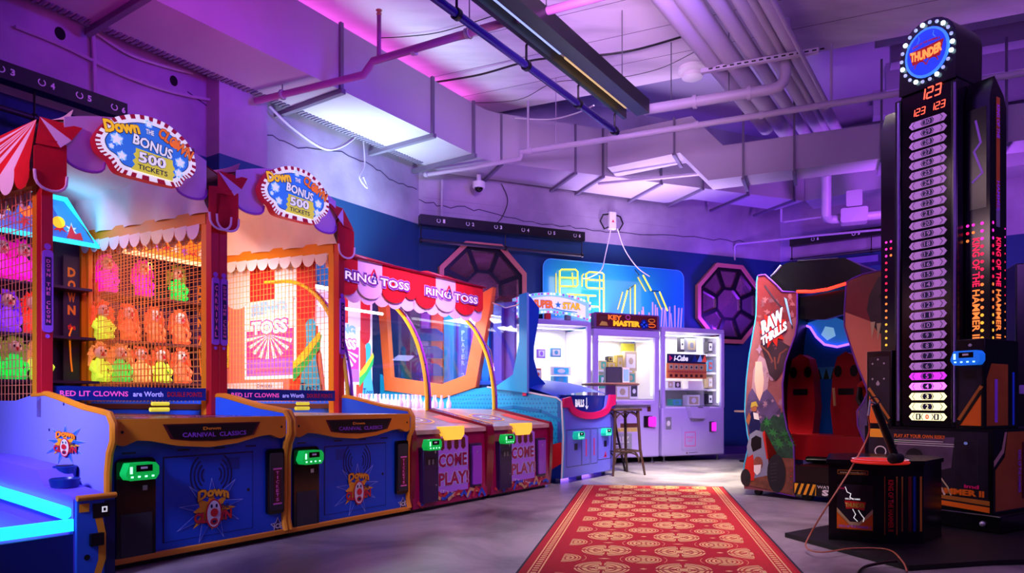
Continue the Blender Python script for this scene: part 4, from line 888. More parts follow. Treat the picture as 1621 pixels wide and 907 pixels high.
    b = MB(); b.box(.73 * w_, .88 * w_, -.01, .02, .13, .50, 'dark_purple'); f2 = front(-.01); b.prism(f2, rrect(.745 * w_, .15, .865 * w_, .48, .01), 0, .012, 'cab_purple'); b.disc(front(-.022), .80 * w_, .43, .008, .01, 'silver', 1, 8); b.build('ticket_panel', o, .006)
    # curved arches carrying clear shields
    def arch_pts(n=18):
        P = [(.68, .775)]
        for i in range(n + 1):
            a = R(0 + 90 * i / n); P.append((1.58 - .90 * math.cos(a) ** .9, .80 + 1.12 * math.sin(a) ** .95))
        return P + [(1.75, 1.93)]
    AP = arch_pts()
    for x0 in ((.02, w_ - .03) if art else (w_ - .03,)):
        b = MB()
        for off, r_, m_ in ((-.022, .016, 'yellow'), (0, .013, 'chrome'), (.024, .014, 'cab_purple')):
            b.tube([(x0 + off, y, z) for y, z in AP], r_, m_, 8)
        for i in range(2, len(AP) - 2, 3): b.ball((x0, AP[i][0] - .012, AP[i][1]), .008, 'black', 6)
        b.build('arch_trim', o)
    b = MB(); b.grid(lambda u, v: (.03 + (w_ - .06) * u, AP[min(len(AP) - 1, int(round(v * (len(AP) - 1))))][0], AP[min(len(AP) - 1, int(round(v * (len(AP) - 1))))][1]), 1, len(AP) - 1, 'clear'); b.build('curved_shield', o)
    # awning with lettering
    hy = .86; b = MB(); segs = 4; cols = ['red_cloth', 'white_cloth', 'red_cloth', 'white_cloth']
    xs = [0, .27, .56, .86, 1.0]; names = ['red_cloth', 'white_cloth', 'red_cloth', 'red_cloth']
    for i in range(4):
        a, c = xs[i] * w_, xs[i + 1] * w_; P = []
        for j in range(9):
            q = (1 - math.cos(math.pi * j / 8)) / 2; P.append((a + (c - a) * q, 1.86 - .10 * math.sin(math.pi * j / 8) * (1 if i != 3 else .4)))
        b.prism(front(hy), P + [(c, 2.09), (a, 2.09)], -.01, 0, names[i])
    for i in range(6):        # second white scallop row hanging behind
        a, c = (i - .1) / 6 * w_, (i + 1.1) / 6 * w_; P = []
        for j in range(9):
            q = (1 - math.cos(math.pi * j / 8)) / 2; P.append((a + (c - a) * q, 1.80 - .09 * math.sin(math.pi * j / 8)))
        b.prism(front(hy + .03), P + [(c, 1.97), (a, 1.97)], -.008, 0, 'white_cloth')
    b.build('awning_valance', o)
    b = MB(); fr = front(hy - .012); f3 = fr
    b.text(f3, 'RING TOSS', .095 * w_, 1.87, .905 * w_, 1.985, 'burst_line', 2, .10); b.text(f3, 'RING TOSS', .10 * w_, 1.875, .90 * w_, 1.98, 'cab_plum' if mat('cab_plum', '7a2a98', .4) else '', 3, .075); b.text(f3, 'RING TOSS', .115 * w_, 1.893, .885 * w_, 1.962, 'sign_white', 4, .012)
    b.tube([(.40 * w_, hy - .015, 1.94), (.44 * w_, hy - .02, 2.02), (.48 * w_, hy - .015, 1.95)], .008, 'red', 6); b.tube([(.42 * w_, hy - .015, 1.90), (.45 * w_, hy - .02, 1.98), (.49 * w_, hy - .015, 1.90)], .008, 'dark_blue', 6); b.build('sign_lettering', o)
    b = MB(); n = 10; C = (w_ * .42, hy + .25, 2.20)
    for i in range(n):
        u0, u1 = w_ * (i / n * 1.04 - .02), w_ * ((i + 1) / n * 1.04 - .02)
        b.face([(u0, hy - .02, 2.09), (u1, hy - .02, 2.09), C], 'red_cloth' if i != 4 else 'white_cloth')
    b.face([(-.02, hy - .02, 2.09), C, (w_ * .42, 1.5, 2.2), (-.02, 1.5, 2.12)], 'red_cloth'); b.face([(w_ * 1.02, hy - .02, 2.09), C, (w_ * .42, 1.5, 2.2), (w_ * 1.02, 1.5, 2.12)], 'red_cloth')
    b.tube([(-.02, hy - .02, 2.09), (w_ * 1.02, hy - .02, 2.09)], .012, 'cab_dark', 6); b.build('awning_roof', o)
    # lit rear wall
    b = MB(); b.box(.03, w_ - .03, 2.5, 2.55, .78, 2.05, 'rt_white'); fr = front(2.5)
    k_ = (w_ - .06) / 1.55; carnival_art(b, Fr((w_ - .03 + 1.02 * k_, 2.5, 0), (k_, 0, 0), (0, 0, 1), (0, -1, 0)))
    b.build('rear_panel', o)
    b = MB(); b.tube([(.06, 1.2, 1.86), (w_ - .06, 1.2, 1.86)], .016, 'led_white', 8); b.build('light_tube', o)
    b = MB(); b.tube([(.06, 2.3, 1.90), (w_ - .06, 2.3, 1.90)], .016, 'led_white', 8); b.build('light_tube', o)
    if art:      # printed side panel that faces the clown booths
        b = MB(); fr = left(.0); PY = [(-.95, .80), (-2.55, .80), (-2.55, 2.1), (-1.7, 2.1), (-1.45, 1.95), (-1.15, 1.6), (-1.02, 1.25)]
        b.prism(Fr((.018, 0, 0), (0, -1, 0), (0, 0, 1), (-1, 0, 0)), PY, 0, .012, 'art_coral' if mat('art_coral', 'f08878', .5) else ''); f = left(.006)
        carnival_art(b, f)
        b.build('printed_side', o)
    return o
ring_booth(T3, W3, 'left ring toss booth with a printed side poster beside the second clown booth', True)
ring_booth(T4, W4, 'right ring toss booth with a red awning and arch next to the cyan alley game', False)
area('ring_booth_lamp', row(T3 + .5, 1.6, 1.88), row(T3 + .5, 1.55, .8), .7, 95, (1.0, .97, .98))
area('ring_booth_lamp', row(T4 + .5, 1.6, 1.88), row(T4 + .5, 1.55, .8), .7, 110, (.92, .95, 1.0))
# bottles
b = MB(); b.lathe((0, 0, 0), [(.024, 0), (.027, .01), (.027, .055), (.012, .088), (.010, .12), (.013, .125), (.013, .135)], 'bottle_glass' if mat('bottle_glass', 'eef4ff', .12) else '', 10)
b0 = b.build('bottle'); tag(b0, 'white bottle in the rows standing inside the left ring toss booth', 'bottle', 'target bottles in the left ring toss booth')
first = True
for t0, w_, g_ in ((T3, W3, 'left'), (T4, W4, 'right')):
    for j in range(5):
        for i in range(7):
            p = row(t0 + .10 + (w_ - .2) * (i + .5 * (j % 2)) / 7, 1.15 + j * .24, .79 + .006 * j)
            if first: b0.location = p; first = False; continue
            c = b0.copy(); COL.objects.link(c); c.location = p
            c['label'] = 'white bottle in the rows standing inside the %s ring toss booth' % g_; c['group'] = 'target bottles in the %s ring toss booth' % g_
# topper balls behind the ring toss roof
mat('ball_orange', 'f0a860', .5, emit='f0a060', es=.25); mat('ball_blue', '4a80e8', .5)
b = MB(); b.ball((0, 0, 0), .10, 'ball_orange', 20); b.tube([(0, 0, -.09), (0, 0, -.22)], .012, 'tan', 8); o = b.build('ball_topper'); o.location = row(T3 + .42, 1.42, 2.32); tag(o, 'orange ball standing up behind the red peak of the left ring toss awning', 'ball')
b = MB(); b.lathe((0, 0, -.07), [(.13, 0), (.13, .10), (.10, .13)], 'ball_blue', 20); b.tube([(0, 0, -.05), (0, 0, -.16)], .012, 'tan', 8); o = b.build('drum_topper'); o.location = row(T3 + .20, 1.42, 2.27); tag(o, 'flat blue drum-shaped topper left of the orange ball on the ring toss roof', 'topper')

# ================================================================== alley game with the cyan side
T5 = 4.504; W5 = 1.25
o = thing('alley_game', 'blue alley ball game with cyan dotted side, orange window frame and pink scoop front', 'arcade game', row(T5), RA)
mat('alley_front', '6a6af0', .35); mat('hot_pink', 'e0186a', .35); mat('orange_frame', 'f07838', .45); mat('halftone', '0a86c8', .4)
# front face with a scoop
b = MB(); sc_ = [(W5, .06), (W5, .93), (W5 * .88, .93), (W5 * .86, .84)] + [(W5 * (.5 + .36 * math.cos(R(a))), .84 - .13 * math.sin(R(a)) ** .8) for a in (15, 35, 55, 75, 90, 105, 125, 145, 165)] + [(W5 * .14, .84), (W5 * .12, .90), (0, .88), (0, .06)]
b.prism(front(.05), sc_, 0, .05, 'alley_front'); fr = front(0)
for (u0, u1, z0, z1) in ((.08, .34, .17, .56), (.35, .50, .17, .56), (.52, .64, .17, .56), (.66, .93, .20, .56)):
    b.line(fr, [(u0 * W5, z0), (u1 * W5, z0), (u1 * W5, z1), (u0 * W5, z1)], .006, 'navy', 1, True)
for u in (.43, .58): b.rect(fr, u * W5 - .012, .26, u * W5 + .012, .45, 'hot_pink', 1)
for u in (.24, .80):
    b.rect(fr, u * W5 - .03, .34, u * W5 + .04, .41, 'ink', 1); b.rect(fr, u * W5 - .005, .345, u * W5 + .012, .40, 'black', 2)
b.flat(fr, [(.77 * W5, .22), (.83 * W5, .22), (.81 * W5, .29)], 'hot_pink', 1); b.rect(fr, .785 * W5, .235, .815 * W5, .245, 'ink', 2)
b.build('front_panel', o, .004)
b = MB(); outer = [(W5 * (.5 + .40 * math.cos(R(a))), .83 - .165 * math.sin(R(a)) ** .8) for a in (8, 20, 35, 55, 75, 90, 105, 125, 145, 160, 172)]
inner = [(W5 * (.5 + .34 * math.cos(R(a))), .86 - .12 * math.sin(R(a)) ** .8) for a in (172, 160, 145, 125, 105, 90, 75, 55, 35, 20, 8)]
b.prism(front(0), [(W5 * .99, .94), (W5 * .99, .83)] + outer + [(W5 * .01, .80), (W5 * .01, .89), (W5 * .13, .91)] + inner + [(W5 * .87, .94)], 0, .025, 'hot_pink'); b.build('scoop_trim', o, .005)
b = MB(); b.box(.04, W5 - .02, .05, 2.5, .07, .66, 'blue_panel'); b.box(.08, W5 - .08, .06, .10, .66, .93, 'dark_blue')
b.text(front(.06), 'BALLS', .40, .80, .60, .885, 'sign_white', 1, .04); b.line(front(.06), [(.66, .90), (.66, .78)], .014, 'sign_white', 1); b.line(front(.06), [(.63, .81), (.66, .78), (.69, .81)], .012, 'sign_white', 2)
b.build('ball_tray', o, .004)
b = MB(); b.grid(lambda u, v: (.04 + (W5 - .04) * u, .06 + 1.5 * v, .90 + .05 * math.sin(math.pi * u) ** .5 + .15 * math.sin(min(1.57, v * 3.2)) + .03 * u), 12, 12, 'hood_blue' if mat('hood_blue', '1450e0', .45) else ''); b.build('hood', o)
# side panels
SP = [(.0, .06), (-.02, .5), (0, .86), (.06, .90), (.25, .93), (.45, .965), (.72, .99), (.95, 1.02)]
b = MB(); fy = Fr((.04, 0, 0), (0, 1, 0), (0, 0, 1), (-1, 0, 0)); low = SP + [(1.17, 1.00), (1.57, .90), (2.43, 1.0), (2.6, 1.2), (2.6, .06)]
b.prism(fy, low, 0, .04, 'cyan_panel'); f = left(0)
for i in range(34):
    for j in range(15):
        y = .05 + i * .042 + (.021 if j % 2 else 0); z = .30 + j * .045
        if z < .86 + .12 * y and z > .40 + .35 * y * (y < 1) and y < 1.5: b.disc(f, -y, z, .011, .011, 'halftone', 1, 6)
b.line(f, [(-.0, .66), (-.25, .76), (-.6, .80), (-1.0, .76)], .035, 'cyan_dark', 2); b.flat(f, [(0, .06), (0, .44), (-.16, .40), (-.3, .06)], 'red', 2); b.flat(f, [(0, .06), (0, .22), (-.2, .10), (-.22, .06)], 'dark_blue', 3)
b.tube([(0, y, z) for y, z in SP], .010, 'white', 6)
b.build('side_panel', o)
b = MB(); hexo = [(.86, 2.12), (.90, 1.9), (1.10, 1.02), (1.57, .90), (2.50, 1.00), (2.62, 2.1)]; hexi = [(1.06, 2.05), (1.06, 1.9), (1.24, 1.16), (1.60, 1.06), (2.40, 1.16), (2.48, 2.05)]
b.prism(Fr((.05, 0, 0), (0, 1, 0), (0, 0, 1), (-1, 0, 0)), hexo + hexi[::-1], 0, .07, 'orange_frame'); b.build('window_frame', o)
b = MB()
for y, m_, wd in ((1.2, 'dusk', .12), (1.38, 'cyan_dark', .10), (1.55, 'cab_purple', .10), (1.72, 'plate_blue', .14), (1.95, 'cyan_dark', .16), (2.15, 'art_red', .18), (2.35, 'board_purple', .12)):
    b.box(.55, .6, y - wd / 2, y + wd / 2, 1.0, 2.0, m_)
b.box(.62, .66, 1.0, 2.5, .7, 2.05, 'dusk'); b.vtext(left(.55), 'PLAYER 2', -1.72, 1.15, 1.75, .05, 'burst_line', 2); 
b.build('inner_columns', o)
b = MB()
for i in range(3): b.prism(Fr((.50, 0, 0), (0, 1, 0), (0, 0, 1), (-1, 0, 0)), [(2.0, 1.18 + i * .22), (2.42, 1.20 + i * .22), (2.42, 1.36 + i * .22), (2.1, 1.34 + i * .22), (2.0, 1.28 + i * .22)], 0, .03, 'dark_blue')
b.build('score_tier', o)
def fin(x0):
    b = MB(); P = [(x0 - .02, 2.02), (x0 + .11, 1.96), (x0 + .24, 1.88), (x0 + .22, 1.74), (x0 + .13, 1.44), (x0 + .13, 1.32), (x0 + .22, 1.14), (x0 + .42, 1.03), (x0 + .60, .98), (x0 + .60, .90), (x0 - .02, .92), (x0 - .02, 1.10), (x0 - .01, 1.4)]
    b.prism(front(.42), P, -.05, .0, 'blue_panel', 'hot_pink'); b.prism(Fr((x0 + .0, 0, 0), (0, 1, 0), (0, 0, 1), (-1, 0, 0)), [(.40, 2.02), (.50, 2.0), (.50, 1.5), (.58, 1.15), (.85, 1.0), (.40, .95)], 0, .04, 'cyan_panel', 'paleblue')
    b.build('fin_pillar', o, .006)
fin(0)
for i, (u, z) in enumerate(((.185, .455), (.71, .47))): reader(o, u * W5, z, 'reader_cyan', .85, 0)
b = MB(); b.box(.5, .62, .1, .2, 0, .06, 'dark_blue'); b.box(.05, .15, .1, .2, 0, .06, 'dark_blue'); b.box(W5 - .15, W5 - .05, .1, .2, 0, .06, 'dark_blue'); b.build('foot', o)
area('alley_inner_fill', row(T5 + .25, 1.7, 2.0), row(T5 + .45, 1.7, 1.2), .6, 40, (.55, .9, 1.0))  # unseen light added to brighten the alley interior behind its window
area('underglow_violet', row(T5 + .62, .25, .045), row(T5 + .62, .2, 0), 1.0, 16, (.35, .15, 1.0), size_y=.3)
area('alley_front_light', row(T5 + .7, -.9, 2.6), row(T5 + .6, 0, .5), .3, 16, (.45, .45, 1.0))
# clear shield standing above the alley
b = MB(); b.box(0, .006, .55, 2.3, 1.02, 2.02, 'clear'); o2 = b.build('clear_shield', o)
b = MB(); b.tube([(.0, .95, 1.98), (.0, .7, 1.88), (.0, .55, 1.90), (0, .45, 1.93)], .008, 'chrome', 6); b.tube([(0, 1.0, 1.55), (0, .9, 1.42), (0, .85, 1.2)], .006, 'chrome', 6); b.build('shield_rim', o)
# ================================================================== prize cabinets along the back wall
mat('prize_white', 'f2efe8', .5); mat('prize_tan', 'cdb98a', .5); mat('prize_gold', 'c8b040', .5); mat('prize_blue', '60a8c8', .5); mat('prize_green', '4ab890', .5); mat('prize_dark', '3a3640', .5); mat('prize_red', 'd05040', .5)
mat('glass', 'f6f8ff', alpha=.07); mat('inner_white', 'f7f4f0', .6)
def claw(s0, w_, h, label, zw0, zw1, side=.06, depth=.72, rd=True, fx=0):
    loc = B0 + BD * s0 - BN * .87
    o = thing('prize_cabinet', label, 'prize machine', loc, BA)
    b = MB(); b.box(0, w_, 0, depth, .08, zw0 - .02, 'claw_body'); 
    b.build('lower_body', o, .02)
    b = MB(); b.box(0, w_, 0, depth, zw1 + .02, h, 'claw_body'); b.build('top_hood', o, .015)
    b = MB(); fr = front(0)
    for u0, u1, v0, v1 in ((0, side, 0, .05), (w_ - side, w_, 0, .05), (0, .03, depth - .05, depth), (w_ - .03, w_, depth - .05, depth)):
        b = MB(); b.box(u0, u1, v0, v1, zw0 - .03, zw1 + .03, 'claw_body'); b.build('corner_post', o, .008)
    b = MB(); b.box(.03, w_ - .03, depth - .03, depth - .01, zw0 - .02, zw1 + .02, 'inner_white'); b.box(w_ - .03, w_ - .015, .05, depth - .03, zw0, zw1, 'inner_white'); b.box(.03, w_ - .03, .03, depth - .03, zw0 - .02, zw0 - .01, 'inner_white'); b.build('back_board', o)
    b = MB(); b.box(side, w_ - side, .012, .018, zw0 - .01, zw1 + .01, 'glass'); b.build('front_glass', o)
    b = MB(); b.box(.008, .014, .05, depth - .05, zw0, zw1, 'glass'); b.build('side_glass', o)
    b = MB(); b.tube([(side + .02, .06, zw0 + .05), (side + .02, .06, zw1 - .03), (w_ - side - .02, .06, zw1 - .03), (w_ - side - .02, .06, zw0 + .05)], .012, 'led_white', 8); b.build('light_strip', o)
    for x in (.08, w_ - .08):
        for y in (.07, depth - .07):
            b = MB(); b.lathe((x, y, 0), [(.035, 0), (.035, .015), (.014, .02), (.014, .09)], 'steel', 12); b.build('foot', o)
    area('cabinet_lamp', loc + BD * w_ / 2 + BN * .35 + Vector((0, 0, zw1)), loc + BD * w_ / 2 + BN * .33, .5, 34, (1.0, .95, .86))
    return o, loc
def prize(base, x, y, z, sx, sy, sz, m, label, kind='box', art=None, group=None, rz=0):
    if x < .85: y = min(y, .26); x += y * (base.dot(BD) / base.dot(BN)) * .85
    else: y = .22
    loc = base + BD * x + BN * y + Vector((0, 0, z)); b = MB(); b.box(-sx / 2, sx / 2, -sy / 2, sy / 2, 0, sz, m); fr = front(-sy / 2)
    if art:
        b.rect(fr, -sx * .38, sz * .15, sx * .38, sz * .85, art, 1); b.disc(fr, 0, sz * .5, sx * .2, min(sx, sz) * .25, m, 2, 12)
    o = b.build(kind, bevel=.004); o.location = loc; o.rotation_euler = (0, 0, BA + rz); return tag(o, label, 'prize box', group)
def shelf(o, x0, x1, z, y0=.16):
    b = MB(); b.box(x0, x1, y0, .69, z - .02, z, 'prize_white'); b.build('shelf', o)
s_ = lambda px, y_=0: bw(px, 640, .87)[0]
S1, S1b, S2, S2b, S3, S3b = s_(826), s_(936), s_(940), s_(1044), s_(1048), s_(1147)
# 1: the one behind the fin
c1, l1 = claw(S1, S1b - S1, 1.95, 'white prize cabinet with a bulb-lit arched sign, behind the blue alley game fin', .80, 1.86)
w_ = S1b - S1
b = MB(); arc = [(-.10 + (w_ + .08) * i / 12, 2.30 - .10 * (abs(i - 6) / 6) ** 2 * 1.0) for i in range(13)]; lo = [(u, v - .27) for u, v in arc[::-1]]; fr = front(-.02)
b.prism(fr, arc + lo, -.10, 0, 'sign_pale'); b.flat(fr, [(u * .86 + .06, v * 1 - .055 + (0)) for u, v in arc] + [(u * .86 + .06, v + .055) for u, v in lo], 'sign_white', 1)
b.text(fr, 'SUPER', .16, 2.09, .45, 2.19, 'sign_orange', 3, .05, outline='purple_plaque'); b.text(fr, 'STAR', .58, 2.09, .86, 2.18, 'sign_gold', 3, .05, outline='cyan_dark'); b.star(fr, .515, 2.14, .05, .022, 5, 'art_cyan', 3)
b.line(fr, [(.45, 2.09), (.6, 2.065), (.8, 2.055)], .012, 'cyan_panel', 3)
tp = b.build('topper_sign', c1)
glow('bulb_pink', 'e83890', .9); glow('bulb_white', 'fff0f0', 1.6); glow('bulb_green', '30d090', .9); glow('bulb_blue', '7040e8', .9)
b = MB(); P = arc + lo; 
for i in range(len(P)):
    a, c = Vector(P[i]), Vector(P[(i + 1) % len(P)]); n = max(1, int((c - a).length / .045))
    for j in range(n):
        q = a + (c - a) * j / n; q = Vector((.50 + (q.x - .50) * .97, 2.13 + (q.y - 2.13) * .88)); b.ball((q.x, -.03, q.y), .014, ('bulb_pink', 'bulb_white', 'bulb_blue', 'bulb_white', 'bulb_green')[(i * 3 + j) % 5], 6)
b.build('bulb_row', tp)
b = MB(); b.box(.35, .42, 0, .06, 1.95, 2.05, 'red'); b.build('sign_bracket', c1)
b = MB(); b.box(.65, .72, 0, .06, 1.95, 2.05, 'grey'); b.build('sign_bracket', c1)
shelf(c1, .25, w_ - .1, 1.10)
prize(l1, .30, .60, 1.45, .12, .04, .12, 'board_purple', 'small violet patterned card near the top left of the bulb-signed cabinet', 'prize_card', 'inner_white')
prize(l1, .52, .60, 1.47, .15, .05, .12, 'prize_blue', 'pale blue box high in the bulb-signed cabinet', 'prize_box', 'prize_white')
prize(l1, .60, .50, 1.22, .30, .04, .12, 'prize_white', 'white card with a red price printed on it in the bulb-signed cabinet', 'price_card', 'art_cyan')
prize(l1, .58, .50, 1.10, .22, .10, .11, 'prize_blue', 'blue box standing under the price card', 'prize_box', 'cyan_panel')
prize(l1, .68, .42, .80, .22, .16, .28, 'prize_blue', 'tall pale blue box on the floor of the bulb-signed cabinet', 'prize_box', 'prize_white')
prize(l1, .48, .40, .80, .10, .1, .22, 'prize_dark', 'narrow dark patterned box on the floor of the bulb-signed cabinet', 'prize_box', 'prize_white')
prize(l1, .25, .50, 1.15, .09, .05, .16, 'prize_red', 'small red figure box at the left in the bulb-signed cabinet', 'prize_box', 'prize_white')
# 2: middle
c2, l2 = claw(S2, S2b - S2, 1.86, 'white prize cabinet with a purple lettered topper, behind the bar stool', .90, 1.74, .075)
w_ = S2b - S2
b = MB(); b.prism(front(.0), rrect(.0, 1.865, w_, 2.08, .03), -.14, .0, 'dark_purple' if 0 else 'board_dark' if mat('board_dark', '6a4478', .4) else ''); fr = front(0)
b.prism(fr, [(.04, 1.885), (w_ - .04, 1.885), (w_ - .04, 2.06), (.04, 2.06)], -.002, .003, 'deep_red'); fr = front(-.003)
b.text(fr, 'KEY', .22, 1.985, .44, 2.05, 'sign_orange', 2, .05, outline='deep_red'); b.text(fr, 'MASTER', .30, 1.90, .74, 1.98, 'sign_gold', 3, .07, outline='brown')
for u, v, r_ in ((.80, 1.97, .045), (.84, 1.93, .04), (.80, 1.91, .04), (.77, 1.94, .035)): b.disc(fr, u, v, r_, r_, 'dark_blue', 4, 10); b.disc(fr, u, v, r_ * .4, r_ * .4, 'plate_blue', 5, 8)
b.ring(fr, .93, 1.93, .07, .03, .012, 'sign_orange', 3, 12); b.ring(fr, .93, 2.0, .06, .03, .012, 'clown_yellow', 3, 12); b.ring(fr, .54, 2.03, .04, .035, .008, 'pink', 2, 12)
b.flat(fr, [(.08, 1.90), (.22, 1.90), (.20, 1.95), (.12, 1.96)], 'prize_gold', 2); b.flat(fr, [(.08, 1.96), (.2, 1.99), (.24, 2.03), (.1, 2.03)], 'brown', 2)
b.build('topper_sign', c2, .004)
b = MB(); b.box(.30, .88, -.10, .02, .82, .855, 'claw_body'); b.box(.34, .62, -.015, 0, .745, .79, 'silver'); b.text(front(-.015), 'START', .40, .752, .56, .782, 'prize_dark', 1, .03); b.disc(topf(.855), .70, -.05, .03, .02, 'dark_blue', 1); b.build('control_shelf', c2, .006)
b = MB(); b.box(.80, .93, -.03, .01, .50, .66, 'black'); cp = b.build('card_panel', c2, .004); b = MB(); b.prism(front(-.03), rrect(.86, .51, .97, .65, .02), 0, .03, 'reader_magenta'); b.build('card_reader', cp)
b = MB(); fr = front(0); b.rect(fr, .02, .44, .70, .50, 'prize_tan', 1); b.text(fr, 'MASTER', .34, .45, .70, .49, 'prize_gold', 2, .05); b.rect(fr, .42, .50, .72, .56, 'brown', 1)
b.prism(fr, rrect(.26, .14, .60, .42, .01), 0, .01, 'silver'); b.text(front(-.01), 'PRIZ', .30, .29, .56, .38, 'white', 1, .03); b.text(front(-.01), 'QUA', .32, .18, .54, .27, 'white', 1, .03); b.rect(fr, .86, .72, .92, .79, 'brown', 1); b.ring(fr, .0 + .44, .58, .05, .035, .008, 'board_purple', 1, 8); b.build('prize_door', c2)
for z in (1.30, ): shelf(c2, .09, .72, z)
prize(l2, .15, .5, 1.30, .10, .1, .14, 'prize_tan', 'small tan box at the left of the upper shelf behind the bar table', 'prize_box', 'prize_green')
prize(l2, .28, .5, 1.30, .13, .1, .12, 'prize_gold', 'green-gold box second on the upper shelf behind the bar table', 'prize_box', 'prize_tan')
prize(l2, .27, .5, 1.42, .09, .08, .08, 'prize_dark', 'small dark olive box standing on the green-gold box', 'prize_box', 'prize_gold')
prize(l2, .42, .5, 1.30, .10, .1, .22, 'prize_gold', 'olive box in the middle of the upper shelf behind the bar table', 'prize_box', 'prize_tan')
prize(l2, .60, .5, 1.30, .20, .1, .28, 'prize_tan', 'tall patterned tan box at the right of the upper shelf', 'prize_box', 'prize_white')
prize(l2, .16, .45, 1.05, .12, .1, .18, 'prize_green', 'green and white box low at the left of the middle prize cabinet', 'prize_box', 'prize_white')
prize(l2, .44, .40, .90, .24, .16, .20, 'prize_tan', 'white game console box on the floor of the middle prize cabinet', 'prize_box', 'prize_white')
prize(l2, .64, .40, .90, .14, .14, .22, 'prize_white', 'small handheld box right of the console box', 'prize_box', 'prize_dark')
prize(l2, .60, .45, 1.12, .16, .1, .16, 'prize_tan', 'pale green-edged box behind the black box on the bar table', 'prize_box', 'prize_green')
b = MB(); mat('yellow_curtain', 'c8c030', .6); b.box(w_ - .26, w_ - .06, .55, .60, .92, 1.72, 'yellow_curtain'); b.build('back_panel', c2)
# 3: right
c3, l3 = claw(S3, S3b - S3, 1.93, 'white prize cabinet with a lettered cube banner inside, rightmost of the three', .80, 1.84)
w_ = S3b - S3
b = MB(); b.box(.10, .78, .15, .18, 1.34, 1.56, 'dark_purple'); fr = front(.15); b.rect(fr, .10, 1.44, .55, 1.55, 'navy', 1); b.text(fr, 'i-Cube', .20, 1.455, .45, 1.54, 'sign_white', 2, .05, shear=.2); b.flat(fr, [(.12, 1.45), (.18, 1.495), (.12, 1.54)], 'hot_pink', 2)
for u in (.58, .68, .76): b.flat(fr, [(u - .06, 1.45), (u + .04, 1.45), (u, 1.56)], ('paleblue', 'art_red', 'dark_blue')[int(u * 10) % 3], 2)
b.build('cube_banner', c3).location.x = .11
b = MB(); b.box(.08, .78, .11, .14, 1.20, 1.42, 'orange_panel' if mat('orange_panel', 'f08040', .5) else '')
for i in range(7):
    b.rect(front(.11), .11 + i * .09, 1.33, .18 + i * .09, 1.40, 'prize_tan', 1); b.disc(front(.11), .145 + i * .09, 1.365, .018, .018, 'prize_dark', 2, 8); b.rect(front(.11), .12 + i * .09, 1.22, .17 + i * .09, 1.26, 'deep_red', 1)
b.rect(front(.11), .08, 1.285, .78, 1.31, 'prize_red', 2); b.build('number_board', c3).location.x = .09
shelf(c3, .08, w_ - .20, 1.05); b = MB(); b.box(w_ - .16, w_ - .13, .3, .69, .8, 1.84, 'inner_white'); b.build('divider', c3)
for z in (1.05, 1.30, 1.57): b = MB(); b.box(w_ - .20, w_ - .04, .14, .69, z - .03, z, 'prize_white'); b.build('shelf', c3)
prize(l3, .36, .5, 1.60, .08, .08, .22, 'prize_dark', 'narrow dark patterned box at the top of the cube-banner cabinet', 'prize_box', 'prize_white')
prize(l3, .52, .5, 1.60, .18, .1, .20, 'silver', 'silver box at the top of the cube-banner cabinet', 'prize_box', 'prize_tan')
prize(l3, .14, .45, 1.05, .10, .1, .12, 'prize_white', 'small white box at the left of the lower shelf in the cube-banner cabinet', 'prize_box', 'prize_tan')
prize(l3, .27, .45, 1.05, .13, .1, .12, 'prize_white', 'white camera box on the lower shelf in the cube-banner cabinet', 'prize_box', 'prize_dark')
prize(l3, .58, .45, 1.05, .26, .12, .12, 'prize_white', 'wide white box on the lower shelf in the cube-banner cabinet', 'prize_box')
prize(l3, .25, .3, .80, .18, .12, .10, 'prize_green', 'teal box on the floor of the cube-banner cabinet', 'prize_box', 'prize_blue')
prize(l3, .55, .3, .80, .22, .12, .16, 'prize_white', 'white box lying on the floor of the cube-banner cabinet', 'prize_box', 'prize_tan')
for z, m_, t in ((1.60, 'prize_dark', 'dark'), (1.32, 'prize_blue', 'blue'), (1.07, 'prize_tan', 'tan'), (.82, 'prize_dark', 'small dark')): prize(l3, w_ - .12, .45, z, .08, .1, .16, m_, t + ' box in the narrow right column of the cube-banner cabinet' + (', at its foot' if z < 1 else ''), 'prize_box', 'prize_red' if m_ == 'prize_blue' else 'prize_white')
b = MB(); b.prism(front(0), [(.40, .79), (.76, .79), (.76, .765), (.66, .62), (.46, .62), (.42, .74)], 0, .10, 'claw_body'); b.rect(front(-.10), .55, .772, .64, .785, 'prize_dark', 1); b.build('control_shelf', c3, .012)
b = MB(); b.prism(front(0), rrect(.34, .16, .64, .50, .02), 0, .012, 'claw_body'); fr = front(-.012); b.line(fr, [(.39, .22), (.57, .22), (.57, .42), (.39, .42)], .010, 'art_pink', 1, True); b.text(fr, 'PRIZE', .42, .33, .54, .36, 'art_pink', 1, .01); b.text(fr, 'OUT', .44, .28, .52, .31, 'art_pink', 1, .01); b.build('prize_door', c3, .003)
b = MB(); fr = front(0); b.rect(fr, .06, .46, .16, .64, 'silver', 1); b.disc(fr, .11, .55, .03, .04, 'prize_white', 2, 10); b.disc(fr, .43, .12, .012, .012, 'brown', 1); b.line(fr, [(.46, .12), (.62, .125)], .008, 'prize_dark', 1); b.build('bill_slot', c3)
b = MB(); b.prism(front(0), rrect(.83, .42, .90, .57, .01), 0, .03, 'prize_dark'); b.prism(front(-.03), rrect(.85, .43, .92, .56, .015), 0, .02, 'reader_magenta'); b.build('card_reader', c3)

